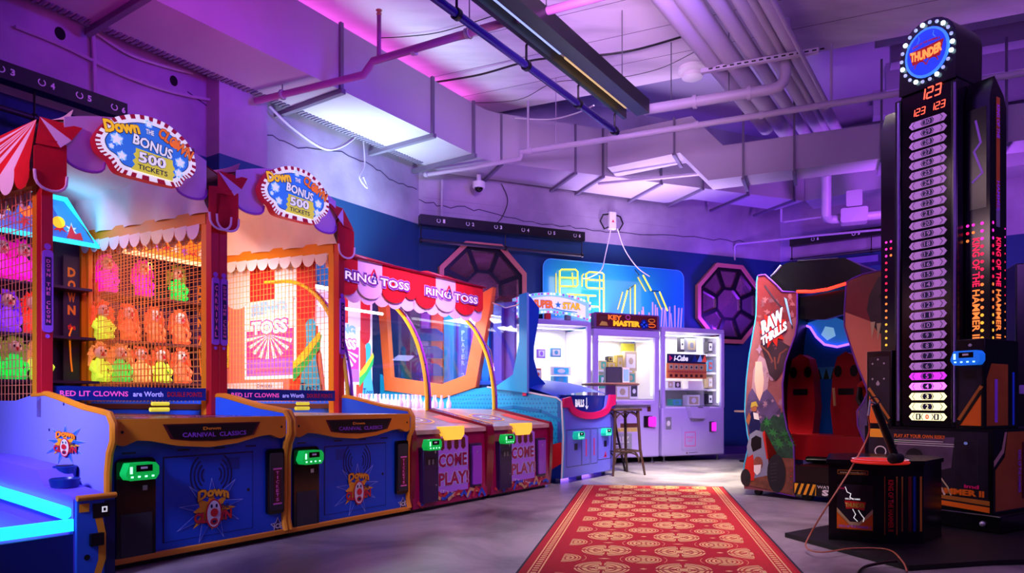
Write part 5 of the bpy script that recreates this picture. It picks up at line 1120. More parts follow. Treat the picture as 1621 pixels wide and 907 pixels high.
# ------------------------------------------------------------------ bar table, stool, things on them
mat('wood_dark', '3a2118', .4); mat('metal_dark', '4a3a3c', .35, .6); mat('table_wood', '8a5a48', .35)
tb = Vector((1.23, 8.7, 0))
o = thing('bar_table', 'tall round bar table with a dark wooden top in front of the prize cabinets', 'table', tb)
b = MB(); b.lathe((0, 0, 1.03), [(.34, .03), (.36, .038), (.36, .052), (.34, .06)], 'table_wood', 32); b.build('tabletop', o)
b = MB(); b.box(-.06, .06, -.05, .05, .86, 1.06, 'board_purple'); b.build('top_bracket', o)
for sx, sy in ((-1, -.2), (1, -.6), (.35, 1)):
    b = MB(); b.tube([(.02 * sx, .02 * sy, .92), (.08 * sx, .08 * sy, .45), (.17 * sx, .17 * sy, .0)], .014, 'metal_dark', 8); b.build('leg', o)
b = MB(); b.tube([(.10 * math.cos(a / 3), .10 * math.sin(a / 3), .33) for a in range(20)], .010, 'metal_dark', 6, False); b.build('ring_brace', o)
st = Vector((1.285, 8.25, 0))
o = thing('bar_stool', 'brown bentwood bar stool with curved braces beside the bar table', 'stool', st, .35)
b = MB(); b.box(-.19, .19, -.19, .19, .75, .78, 'wood_dark'); b.build('seat', o, .012)
for sx in (-1, 1):
    for sy in (-1, 1):
        b = MB(); b.tube([(.15 * sx, .15 * sy, .75), (.17 * sx, .17 * sy, .30), (.21 * sx, .21 * sy, 0)], [.019, .017, .013], 'wood_dark', 8); b.build('leg', o)
for r_, z in ((.15, .28),):
    for (a, c) in (((-1, -1), (1, -1)), ((1, -1), (1, 1)), ((1, 1), (-1, 1)), ((-1, 1), (-1, -1))):
        b = MB(); b.tube([(.17 * a[0], .17 * a[1], z), (.17 * c[0], .17 * c[1], z)], .011, 'wood_dark', 6); b.build('stretcher', o)
        for sgn, zz, hh in ((1, .74, -.16), (1, .27, -.13)):
            b = MB(); m0 = Vector((.16 * a[0], .16 * a[1], zz + hh)); m1 = Vector((.16 * c[0], .16 * c[1], zz + hh))
            b.tube([m0 + (m1 - m0) * (.5 - .5 * math.cos(math.pi * i / 8)) + Vector((0, 0, -hh * math.sin(math.pi * i / 8) ** .7 * .98)) for i in range(9)], .009, 'wood_dark', 6); b.build('curved_brace', o)
b = MB(); b.box(-.10, .10, -.06, .06, 0, .20, 'prize_dark' if 0 else 'black'); b.rect(front(-.06), -.09, .01, .09, .19, 'dark_grey', 1); o = b.build('black_box', bevel=.004); o.location = tb + Vector((.03, .0, 1.092)); o.rotation_euler = (0, 0, .1); tag(o, 'black cardboard box standing on the tall bar table', 'box')
b = MB(); b.box(-.045, .045, -.05, .05, 0, .195, 'prize_white'); b.rect(front(-.05), -.035, .02, .035, .17, 'paleblue', 1); o = b.build('white_box', bevel=.004); o.location = tb + Vector((.19, .03, 1.092)); o.rotation_euler = (0, 0, .1); tag(o, 'small white box right of the black box on the bar table', 'box')
o = thing('side_table', 'round tan-topped table half hidden behind the dinosaur cabinet', 'table', (3.46, 9.95, 0))
b = MB(); b.lathe((0, 0,   .71), [(.26, 0), (.27, .01), (.26, .025)], 'tan', 28); b.build('tabletop', o); b = MB(); b.lathe((0, 0, 0), [(.20, 0), (.20, .015), (.03, .03), (.03, .71)], 'black', 20); b.build('pedestal', o)
# ================================================================== dinosaur motion cabinet
o = thing('motion_cabinet', 'sit-in dinosaur arcade cabinet with printed side panels, red twin seats and a red light bar', 'arcade game', (2.14, 6.4, 0), math.atan2(-.714, .70))
mat('dino_sky', '9a5a5c', .35, noise=.35, scale=3.2); mat('lava_glow', 'f8c8b0', .4); mat('haze', 'b890a0', .4); mat('mountain', '5a4878', .45, noise=.3, scale=9); mat('dino_dark', '3a2430', .5, noise=.4, scale=7)
mat('jungle', '1c4a34', .5, noise=.5, scale=18); mat('skin_tan', 'a8643c', .5); mat('buggy_red', 'c8281c', .4); mat('buggy_grey', '8890a8', .4); mat('tyre', '15131a', .6, noise=.4, scale=30); mat('dirt', '7a4630', .6, noise=.4, scale=12)
mat('seat_red', 'a0101c', .35); mat('art_redsky', '7a2a2c', .4, noise=.25, scale=2.5); mat('trim_violet', '7038a8', .3); mat('shell_black', '08080b', .3); mat('dino_brown', '8a4a3a', .5, noise=.4, scale=12)
LP = [(.13, 2.0), (.20, 2.0), (.30, 1.90), (.36, 1.83), (.49, 1.81), (.49, 1.55), (.474, 1.44), (.42, 1.30), (.385, 1.20), (.36, 1.02), (.365, .80), (.40, .62), (.46, .475), (.468, .03), (.30, .05), (.0, .055), (-.01, .12), (.0, .28), (.05, .48), (.03, .56), (.005, .78), (.02, 1.06), (.05, 1.29), (.115, 1.64), (.12, 1.95)]
fr0 = Fr((0, 0, 0), (1, 0, 0), (0, 0, 1), (0, -1, 0))
b = MB(); b.prism(fr0, LP, -.03, 0, 'dino_sky', 'shell_black'); fr = fr0
b.flat(fr, [(.10, 1.60), (.115, 1.66), (.12, 1.95), (.135, 1.99), (.20, 1.99), (.30, 1.89), (.36, 1.82), (.485, 1.80), (.485, 1.60), (.3, 1.5)], 'art_redsky', 1)
b.flat(fr, [(.07, .95), (.09, 1.15), (.15, 1.28), (.20, 1.24), (.24, 1.10), (.22, .95), (.18, .82), (.14, .80)], 'haze', 2); b.flat(fr, [(.11, 1.22), (.17, 1.22), (.19, 1.05), (.17, .86), (.145, .80), (.125, .90), (.10, 1.05)], 'lava_glow', 3)
b.flat(fr, [(.01, .74), (.04, .92), (.08, .98), (.12, .92), (.15, .86), (.18, .94), (.22, .97), (.28, .90), (.33, .80), (.38, .70), (.42, .58), (.05, .56)], 'mountain', 4)
b.flat(fr, [(.16, 1.38), (.30, 1.42), (.43, 1.34), (.39, 1.22), (.36, 1.12), (.30, 1.04), (.24, 1.10), (.21, 1.22)], 'dino_dark', 4)
for P in ([(.17, 1.36), (.23, 1.30), (.27, 1.22)], [(.40, 1.32), (.34, 1.28), (.32, 1.20)], [(.29, 1.25), (.30, 1.15)]): b.line(fr, P, .014, 'dino_brown', 5)
b.flat(fr, [(.16, .62), (.20, .72), (.24, .69), (.28, .74), (.33, .72), (.37, .78), (.40, .64), (.455, .50), (.46, .35), (.20, .35)], 'jungle', 5)
for i in range(14):
    rr = random.Random(i); b.star(fr, .18 + .02 * i, .42 + rr.uniform(0, .26), .05, .018, 7, 'green' if i % 3 else 'jungle', 5.5, .3, 1, i)
b.flat(fr, [(.05, .62), (.04, .70), (.07, .76), (.10, .77), (.14, .74), (.16, .64), (.14, .56), (.06, .54)], 'navy', 6); b.disc(fr, .10, .80, .028, .035, 'skin_tan', 7, 12); b.flat(fr, [(.065, .80), (.075, .85), (.12, .86), (.14, .81), (.11, .82)], 'prize_gold', 8); b.flat(fr, [(.05, .76), (.02, .68), (.05, .64), (.07, .72)], 'skin_tan', 7); b.flat(fr, [(.09, .76), (.14, .75), (.15, .69), (.10, .70)], 'prize_white', 7)
b.flat(fr, [(-.005, .10), (.46, .04), (.465, .36), (.33, .36), (.2, .25), (.05, .25)], 'dirt', 6)
b.flat(fr, [(.06, .56), (.12, .60), (.20, .58), (.24, .40), (.24, .20), (.10, .16), (.05, .30), (.03, .44)], 'buggy_grey', 7); b.flat(fr, [(.075, .52), (.12, .55), (.17, .53), (.17, .44), (.09, .40), (.07, .46)], 'black', 8)
b.flat(fr, [(.0, .20), (.03, .34), (.09, .38), (.11, .24), (.10, .14), (.03, .13)], 'buggy_red', 8); b.flat(fr, [(.24, .46), (.20, .60), (.18, .57), (.20, .46), (.22, .34), (.32, .38), (.34, .33), (.24, .28)], 'buggy_red', 8)
b.disc(fr, .14, .30, .045, .06, 'dino_brown', 9, 12); b.flat(fr, [(.10, .28), (.17, .29), (.16, .22), (.13, .19), (.10, .22)], 'prize_white', 10)
b.disc(fr, .31, .22, .085, .17, 'tyre', 9, 20); b.disc(fr, .02, .16, .05, .08, 'tyre', 9, 14)
for i in range(6): b.line(fr, [(.26, .30 - i * .03), (.31, .31 - i * .03)], .010, 'dark_grey', 10)
for i in range(4): b.rect(fr, .438, .10 + i * .05, .448, .11 + i * .05, 'red', 10)
def splotch(b, fr, n, u0, v0, u1, v1, ms, L, seed, r_=.03):
    rr = random.Random(seed)
    for i in range(n):
        u, v = rr.uniform(u0, u1), rr.uniform(v0, v1); b.star(fr, u, v, r_ * rr.uniform(.5, 1.3), r_ * .5, rr.randint(4, 7), rr.choice(ms), L + .02 * i, .5, rr.uniform(.5, 1.6), i)
mat('ash', '704048', .5); mat('ember', 'c87860', .5); mat('rock', '483860', .5); mat('mist', 'a88098', .5)
splotch(b, fr, 26, .14, 1.62, .46, 1.78, ('ash', 'art_redsky', 'dino_sky'), 1.6, 1); splotch(b, fr, 22, .09, 1.0, .30, 1.4, ('ember', 'mist', 'dino_sky'), 2.05, 2); splotch(b, fr, 34, .06, .62, .36, .88, ('rock', 'mountain', 'mist'), 4.1, 3, .022); splotch(b, fr, 10, .22, 1.12, .36, 1.36, ('dino_dark', 'ash'), 4.2, 4, .02)
b.star(fr, .27, 1.51, .14, .095, 11, 'buggy_red', 6, .12, 1.15, 3)
f2 = fr.turn(30, .165, 1.35); f2 = Fr(f2.O, f2.U, Vector((-.12, 0, 1)).normalized(), f2.N)
b.text(f2, 'RAW', .03, .09, .26, .215, 'sign_white', 8, .06, outline='ink', ol=.03); b.text(f2, 'THRILLS', .01, .0, .28, .08, 'sign_white', 8, .05, outline='ink', ol=.03)
for P in ([(.20, 1.9), (.3, 1.75), (.36, 1.68)], [(.38, 1.75), (.43, 1.60), (.45, 1.5)]): b.line(fr, P, .014, 'dino_dark', 3)
b.flat(fr, [(.375, 1.78), (.40, 1.76), (.45, 1.52), (.43, 1.55)], 'paleblue', 4)
lp = b.build('side_panel', o)
b = MB(); b.tube([(u, -.002, v) for u, v in LP[3:15]], .008, 'trim_violet', 6); b.tube([(u, -.002, v) for u, v in LP[:4]], .008, 'trim_violet', 6); b.tube([(u, -.002, v) for u, v in LP[16:] + LP[:1]], .006, 'art_cyan', 6); b.build('edge_trim', lp)
RP = [(.90, 1.845), (.95, 1.87), (1.03, 1.895), (1.20, 1.91), (1.50, 1.90), (1.60, 1.8), (1.60, .06), (1.20, .06), (1.05, .5), (.99, .66), (.985, .78), (1.04, .86), (1.065, .93), (1.05, .99), (.99, 1.14), (.93, 1.33), (.885, 1.48), (.885, 1.60)]
b = MB(); b.prism(fr0, RP, -.03, 0, 'dino_brown' if 0 else 'haze_red' if mat('haze_red', 'e08468', .4, noise=.12, scale=3) else '', 'shell_black')
b.flat(fr, [(.89, 1.60), (.90, 1.84), (1.03, 1.89), (1.2, 1.905), (1.5, 1.89), (1.5, 1.6), (1.1, 1.5)], 'art_redsky', 1)
b.flat(fr, [(1.15, 1.86), (1.08, 1.72), (1.06, 1.60), (1.09, 1.50), (1.14, 1.42), (1.30, 1.30), (1.5, 1.4), (1.5, 1.86)], 'dino_dark', 2)
for i in range(7): b.flat(fr, [(1.09 + i * .045, 1.50 - i * .015), (1.125 + i * .045, 1.50 - i * .015), (1.10 + i * .045, 1.36 - i * .015)], 'prize_tan', 4)
b.disc(fr, 1.17, 1.70, .025, .02, 'black', 3, 10); b.flat(fr, [(1.0, .80), (1.06, .93), (1.15, 1.0), (1.3, .95), (1.3, .5), (1.05, .5), (.99, .66)], 'mountain', 2)
rp = b.build('side_panel', o); b = MB(); b.tube([(u, -.002, v) for u, v in RP[8:] + RP[:4]], .007, 'trim_violet', 6); b.build('edge_trim', rp)
# dark shell, roof hood, floor, far side
b = MB(); b.prism(fr0, [(.0, .06), (.10, .06), (.10, 1.0), (.14, 1.5), (.20, 1.80), (.20, 1.98), (.14, 1.9), (.05, 1.2)], -1.05, -.03, 'shell_black'); b.box(.05, .47, .03, .10, .06, .30, 'shell_black')
b.box(1.1, 1.55, .03, 1.05, .06, 1.86, 'shell_black'); b.build('inner_shell', o)
b = MB(); b.prism(fr0, [(.20, 1.98), (.30, 2.08), (.36, 2.10), (.85, 2.07), (.97, 1.99), (1.0, 1.84), (.36, 1.82)], -1.05, -.10, 'shell_black')
b.tube([(.30, .10, 2.085), (.24, .10, 2.02), (.20, .12, 2.0)], .012, 'silver', 6); b.tube([(.45, .1, 2.10), (.6, .1, 2.09), (.8, .1, 2.075)], .008, 'dark_grey', 6); b.build('roof_hood', o, .01)
b = MB(); b.prism(fr0, [(.49, 1.77), (.90, 1.80), (.90, 1.60), (.70, 1.56), (.49, 1.58)], -.12, -.06, 'shell_black'); b.build('front_visor', o)
glow('led_red', 'ff2a18', 4); b = MB(); b.tube([(.49, -.005, 1.815), (.62, -.005, 1.80), (.75, -.005, 1.805), (.90, -.005, 1.835)], .013, 'led_red', 8); b.build('light_bar', o)
b = MB(); b.box(.468, 1.25, .0, 1.05, .08, .30, 'shell_black'); b.box(.468, 1.3, -.02, .0, .05, .155, 'black'); f2 = front(-.02)
b.rect(f2, .475, .055, .66, .15, 'clown_yellow', 1)
for i in range(4): b.flat(f2, [(.475 + i * .05, .055), (.50 + i * .05, .055), (min(.66, .535 + i * .05), .15), (.51 + i * .05, .15)], 'black', 2)
b.text(f2, 'WATCH YOUR', .67, .12, .98, .145, 'prize_white', 2, .02); b.text(f2, 'STEP', .71, .06, .93, .113, 'prize_white', 2, .06); b.build('step', o)
b = MB(); b.lathe((.10, .08, .03), [(.03, -.025), (.03, .025)], 'tyre', 14, (0, 1, 0)); b.lathe((.56, .06, .045), [(.045, -.03), (.045, .03)], 'tyre', 14, (0, 1, 0)); b.build('caster', o)
b = MB(); b.prism(front(.60), rrect(.14, .32, .98, .55, .06), -.25, .22, 'seat_red'); b.box(.40, 1.0, .35, .9, .30, .36, 'shell_black'); b.build('seat_cushion', o, .03)
for x0 in (.10, .52):
    b = MB(); P = [(x0 + .02, .52), (x0 + .24, .52), (x0 + .27, .80), (x0 + .25, 1.10), (x0 + .21, 1.27), (x0 + .13, 1.32), (x0 + .05, 1.27), (x0 + .01, 1.10), (x0 - .01, .80)]
    b.prism(front(.72), P, -.12, .04, 'seat_red'); f2 = front(.68); b.disc(f2, x0 + .06, 1.14, .035, .055, 'black', 1, 16); b.disc(f2, x0 + .20, 1.14, .035, .055, 'black', 1, 16); b.prism(f2, rrect(x0 + .06, .92, x0 + .20, .98, .01), 0, .003, 'black'); b.build('seat_back', o, .025)
b = MB(); b.tube([(.93, .40, .90), (.90, .33, 1.0), (.95, .28, 1.02), (1.02, .2, .98), (1.04, .15, 1.04)], .028, 'buggy_red', 10); b.tube([(.90, .33, 1.0), (.88, .33, .88), (.92, .32, .80)], .022, 'black', 8); b.build('mounted_blaster', o)
b = MB(); b.tube([(.60, .55, .82), (.60, .52, .98)], .012, 'tan', 8); b.build('grab_handle', o)
b = MB(); b.box(.05, 1.1, 1.0, 1.04, .3, 1.85, 'screen_blue' if mat('screen_blue', '0a3878', .3, emit='0a3080', es=.12) else ''); f2 = front(1.0)
glow('neon_violet', '8a50ff', 3); b.build('far_side_window', o)
b = MB(); sw = [(.12, 1.64), (.20, 1.60), (.26, 1.50), (.34, 1.42), (.46, 1.39), (.62, 1.42)]; b.tube([(u, .98, v) for u, v in sw], .012, 'neon_violet', 8); b.build('neon_swoosh', o)
b = MB(); glow('ice_blue', '3080e8', .35); b.flat(front(1.0), sw + [(.64, 1.58), (.40, 1.70)], 'ice_blue', 1); b.flat(front(1.0), [(.34, 1.60), (.42, 1.58), (.44, 1.50), (.36, 1.46), (.30, 1.52)], 'sign_pale', 2)
b.build('screen_art', o)
b = MB(); b.rect(front(1.0), .15, 1.08, .60, 1.20, 'art_cyan', 1)
for i in range(6): b.flat(front(1.0), [(.18 + i * .07, 1.08), (.24 + i * .07, 1.08), (.21 + i * .07, 1.19)], 'jungle', 2)
b.build('screen_art', o)
area('cabinet_interior_red', (3.0, 6.45, 1.6), (2.75, 6.6, .5), .15, .8, (1.0, .15, .12))
area('panel_light', (1.0, 4.2, 2.8), (2.6, 5.8, 1.3), .4, 27, (1.0, .62, .72))

# ================================================================== striker tower
TA = math.atan2(-.855, .518); TL = Vector((2.59, 5.1, 0)); TX = Vector((.518, -.855, 0)); TY = Vector((.855, .518, 0))
t = thing('striker_tower', 'tall black hammer striker tower with numbered light bars and a bulb-ringed round sign', 'arcade game', TL, TA)
mat('tower_black', '0b0a10', .22); mat('gold_side', 'b06a20', .4, noise=.2, scale=4); mat('flame_orange', 'f07010', .4); mat('storm', '1c1626', .35, noise=.7, scale=6); mat('tower_art', '100d18', .3, noise=.6, scale=5)
mat('bar_plain', 'c8a0d8', .35, emit='b47ad8', es=.30); glow('bar_hot', 'f070ff', 1.8); glow('bar_mag', 'd838e8', .9); glow('bar_lit', 'fff6b8', 1.3); mat('bar_cyan', '58c8c0', .35, emit='48c8c8', es=.3)
b = MB(); b.box(-.04, .90, -.02, .95, .03, .14, 'tower_black'); b.build('plinth', t, .01)
for x in (.15, .5, .8): 
    b = MB(); b.ball((x, -.03, .08), .018, 'silver', 10); b.build('bolt', t)
b = MB(); b.box(0, .85, 0, .80, .14, .68, 'tower_black'); fr = front(0)
b.rect(fr, .03, .16, .82, .66, 'storm', 1)
b.flat(fr, [(.25, .60), (.62, .62), (.60, .42), (.48, .38), (.42, .30), (.30, .36), (.22, .46)], 'dusk_art' if mat('dusk_art', '54405c', .4, noise=.5, scale=9) else '', 2)
b.rect(fr, .04, .60, .16, .66, 'clown_yellow', 2); b.rect(fr, .22, .57, .34, .59, 'green', 2)
b.text(fr, 'PLAY AT YOUR OWN RISK!!', .22, .605, .56, .63, 'flame_orange', 3, .03)
for i in range(3): b.rect(fr, .22, .585 - i * .014, .62 - .07 * (i == 0), .589 - i * .014, 'prize_white', 3)
b.text(fr, 'POWERED BY HERO', .05, .40, .21, .45, 'prize_white', 3, .03); b.ring(fr, .12, .50, .045, .04, .008, 'prize_white', 3, 12); b.rect(fr, .02, .335, .24, .375, 'clown_red', 3)
b.disc(fr, .36, .46, .065, .075, 'black', 3, 20)
for i in range(7): b.line(fr, [(.31, .42 + i * .013), (.41, .42 + i * .013)], .003, 'dark_grey', 4)
b.text(fr, 'KING OF THE HAMMER II', .05, .245, .80, .285, 'gold_side', 4, .04); b.text(fr, 'HAMMER II', .46, .245, .80, .285, 'flame_orange', 5, .04)
b.flat(fr, [(.02, .24), (.83, .195), (.83, .225), (.02, .255)][::-1], 'gold_side', 3); b.flat(fr, [(.02, .20), (.83, .15), (.83, .185), (.02, .225)], 'flame_orange', 3)
b.line(fr, [(.40, .36), (.46, .34), (.52, .37), (.58, .29), (.60, .24)], .010, 'prize_tan', 5); b.line(fr, [(.44, .30), (.47, .27), (.52, .31), (.56, .24)], .012, 'prize_white', 5); b.text(fr, 'imd', .68, .295, .77, .32, 'hot_pink', 5, .04)
b.line(fr, [(.62, .35), (.62, .60), (.76, .60), (.76, .35)], .004, 'dark_grey', 3); b.disc(fr, .69, .585, .012, .01, 'paleblue', 4)
f2 = rightf(.85); b.flat(f2, [(.02, .16), (.02, .42), (.14, .50), (.18, .66), (.62, .66), (.62, .24), (.5, .16)], 'gold_side', 1)
b.flat(f2, [(.0, .44), (.13, .53), (.17, .66), (.14, .66), (.10, .55), (.0, .48)], 'prize_tan', 1.5); f3 = Fr((.85, .34, .62), (0, 0, -1), (0, 1, 0), (1, 0, 0)); b.rect(f3, .03, .03, .40, .16, 'deep_red', 3); b.text(f3, 'THUNDER', .05, .05, .37, .14, 'red', 4, .05); b.text(f3, 'KING OF THE HAMMER', .08, -.03, .36, .01, 'board_purple', 4, .02)
b.rect(f2, .66, .2, .72, .66, 'dark_blue', 1)
b.build('base_cabinet', t, .006)
# column: frame, number panel, digits, sign head
x0, x1, yb = .27, .575, .0
b = MB(); b.box(x0 - .03, x1 + .04, .04, .36, .68, 3.0, 'tower_black'); b.box(x0 - .06, x0 - .02, .02, .10, .68, 2.98, 'tower_black'); b.box(x1 + .01, x1 + .05, .02, .10, .68, 2.98, 'tower_black')
b.build('column', t, .006)
b = MB(); b.tube([(x0 - .03, .01, .72), (x0 - .03, .01, 2.96)], .008, 'rail_violet' if mat('rail_violet', '9078b8', .25, .5) else '', 8); b.build('edge_rail', t)
b = MB(); b.tube([(x1 + .04, .01, .72), (x1 + .04, .01, 2.96)], .008, 'rail_violet', 8); b.build('edge_rail', t)
b = MB(); b.box(x0 - .01, x1 + .01, .025, .045, .70, 2.98, 'black_gloss'); num = b.build('score_panel', t)
xc = .435; N = 30; za, zb = .752, 2.765
for i in range(30):
    n = i + 1; z = za + (zb - za) * i / 29; h = .025; wv = .125
    m_ = 'bar_lit' if n <= 3 else 'bar_hot' if n == 4 else 'bar_mag' if n == 5 else 'bar_plain'
    b = MB(); fr = front(.025); P = [(xc - wv, z), (xc - wv + .02, z + h), (xc + wv - .02, z + h), (xc + wv, z), (xc + wv - .02, z - h), (xc - wv + .02, z - h)]
    b.prism(fr, P, 0, .006, m_); f2 = front(.019)
    for sx in (-1, 1): b.line(f2, [(xc + sx * .085, z + .022), (xc + sx * .10, z), (xc + sx * .085, z - .022)], .004, 'ink', 1); b.line(f2, [(xc + sx * .03, z + .02), (xc + sx * .042, z), (xc + sx * .03, z - .02)], .005, 'ink', 1)
    if n > 1: b.prism(f2, [(xc - .034, z), (xc - .024, z + .02), (xc + .024, z + .02), (xc + .034, z), (xc + .024, z - .02), (xc - .024, z - .02)], 0, .001, 'ink'); b.text(front(.018), str(n), xc - (.010 if n < 10 else .020), z - .015, xc + (.010 if n < 10 else .020), z + .015, m_, 1, .0)
    else:
        for sx in (-1, 1): b.rect(f2, xc + sx * .06 - .016, z - .02, xc + sx * .06 + .016, z + .02, 'ink', 1); b.text(f2, '1', xc + sx * .06 - .006, z - .014, xc + sx * .06 + .006, z + .014, 'bar_lit', 2, .04)
        b.text(f2, '0', xc - .012, z - .017, xc + .012, z + .017, 'red_text', 2, .04)
    b.build('number_bar', t)
def seg7(b, fr, s, u, v, w, h, m, L=1):
    M = {'1': 'bc', '2': 'abged', '3': 'abgcd'}; th = h * .13; sh = .12
    q = {'a': ((0, 1), (1, 1)), 'b': ((1, 1), (1, .5)), 'c': ((1, .5), (1, 0)), 'd': ((0, 0), (1, 0)), 'g': ((0, .5), (1, .5)), 'e': ((0, 0), (0, .5)), 'f': ((0, .5), (0, 1))}
    for i, ch in enumerate(s):
        for k in M[ch]:
            (a, c), (d_, e) = q[k]; U = u + i * w * 1.45
            P = [(U + a * w + sh * c * h, v + c * h), (U + d_ * w + sh * e * h, v + e * h)]; b.line(fr, [(P[0][0] * .92 + P[1][0] * .08, P[0][1] * .92 + P[1][1] * .08), (P[1][0] * .92 + P[0][0] * .08, P[1][1] * .92 + P[0][1] * .08)], th, m, L)
b = MB(); fr = front(.025); glow('digit_red', 'ff5038', 2.6)
seg7(b, fr, '123', xc - .06, 2.925, .036, .07, 'digit_red'); b.build('score_digits', t)
for u in (-.115, .015): b = MB(); seg7(b, fr, '123', xc + u, 2.83, .024, .045, 'digit_red'); b.build('score_digits', t)
b = MB(); top_ = [(x0 - .03, 3.0)] + [(xc + .185 * math.cos(R(a)), 3.28 + .18 * math.sin(R(a))) for a in range(180, -1, -15)] + [(x1 + .04, 3.0)]
b.prism(front(.02), top_, -.34, 0, 'tower_black'); b.build('head_housing', t, .01)
b = MB(); fr = front(.02); glow('disc_blue', '1838d8', .9); glow('disc_cyan', '3878ff', 1.1); glow('thunder_or', 'ff9040', 1.3)
zc = 3.235; b.prism(fr, [(xc + .145 * math.cos(R(a)), zc + .165 * math.sin(R(a))) for a in range(0, 360, 12)], 0, .012, 'disc_cyan'); f2 = front(.008); b.disc(f2, xc, zc, .130, .150, 'disc_blue', 1, 28); b.ring(f2, xc, zc, .145, .165, .010, 'disc_cyan', 1)
b.text(f2, 'KING OF THE HAMMER II', xc - .09, zc + .052, xc + .09, zc + .068, 'sign_red', 3, .05, .01); b.flat(f2, [(xc - .115, zc + .035), (xc + .115, zc + .045), (xc + .09, zc - .06), (xc, zc - .045), (xc - .09, zc - .06)], 'sign_red', 3)
b.text(f2, 'THUNDER', xc - .105, zc - .03, xc + .105, zc + .035, 'thunder_or', 5, .06, -.015)
for sx in (-1, 1): b.ring(f2, xc + sx * .04, zc - .085, .04, .04, .008, 'sign_red', 3, 12, 0, 180); b.line(f2, [(xc + sx * .06, zc + .08), (xc + sx * .045, zc + .10), (xc + sx * .05, zc + .125)], .005, 'disc_cyan', 3)
sg = b.build('round_sign', t)
glow('bulb_ice', 'c8f0ff', 6); mat('bulb_off', 'c8d8f0', .3, emit='c0d8ff', es=.5)
for i in range(22):
    a = 2 * math.pi * i / 22; b = MB(); lit = i % 3 == 0; b.ball((xc + .168 * math.cos(a), .005, zc + .195 * math.sin(a)), .0145 if lit else .012, 'bulb_ice' if lit else 'bulb_off', 10); b.build('bulb', sg)
# wings either side of the column
glow('dot_red', 'ff2050', 1.3); glow('dot_orange', 'ff8038', 1.3); glow('dot_yellow', 'ffb838', 1.2); glow('dot_pink', 'ff30c0', 1.3)
def dots(b, fr, u, zs, r_=.010):
    n = len(zs)
    for i, z in enumerate(zs): b.disc(fr, u, z, r_, r_, 'dot_pink' if i < n * .15 else 'dot_red' if i < n * .45 else 'dot_orange' if i < n * .75 else 'dot_yellow', 1, 10)
for sd, (u0, u1) in enumerate(((x0 - .22, x0 - .06), (.622, .775))):
    b = MB(); yq = Fr((u1, 0, 0), (0, 1, 0), (0, 0, 1), (-1, 0, 0)); P = [(.12, .68), (.12, 2.84), (.18, 2.98), (.30, 2.88), (.34, 2.80), (.34, .68)]
    b.prism(yq, P, 0, u1 - u0, 'tower_black', 'tower_black'); fr = front(.12)
    if sd: b.rect(fr, u0 + .02, 2.12, u1 - .02, 2.78, 'tower_art', 1); 
    zs = [2.02 - .050 * i for i in range(16)]
    if sd: dots(b, fr, u1 - .045, zs, .011); dots(b, fr, u0 + .02, zs[:3], .010); dots(b, fr, u0 + .055, zs[:2], .010)
    else: dots(b, fr, u0 + .04, zs, .009); dots(b, fr, u0 + .075, zs[:3], .009)
    f3 = Fr((u0 + (.03 if sd else .09), .12, 1.93), (0, 0, -1), (1, 0, 0), (0, -1, 0))
    if sd:
        b.text(f3, 'KING OF THE', 0, .02, .32, .065, 'dot_red', 2, .02); b.text(f3, 'HAMMER II', .34, .02, .66, .065, 'dot_orange', 2, .02)
        g3 = rightf(u1); dots(b, g3, .16, zs, .011); dots(b, g3, .32, [2.0 - .055 * i for i in range(18)], .006)
        f4 = Fr((u1, .20, 1.93), (0, 0, -1), (0, 1, 0), (1, 0, 0)); b.text(f4, 'KING OF THE', 0, .0, .32, .06, 'dot_red', 2, .02); b.text(f4, 'HAMMER II', .34, .0, .66, .06, 'dot_orange', 2, .02)
        b.rect(g3, .20, 2.12, .25, 2.85, 'gold_side', 1); b.rect(g3, .20, 2.0, .25, 2.12, 'silver', 1)
        f5 = Fr((u1, .205, 2.80), (0, 0, -1), (0, 1, 0), (1, 0, 0)); b.text(f5, 'KING OF THE', 0, 0, .22, .04, 'board_purple', 2, .02); b.text(f5, 'HAMMER', .5, 0, .70, .04, 'board_purple', 2, .02)
        b.line(fr, [(u0 + .07, 2.7), (u0 + .10, 2.55), (u0 + .06, 2.5), (u0 + .11, 2.35), (u0 + .05, 2.3)], .014, 'board_purple', 2)
    b.build('side_wing', t, .006)
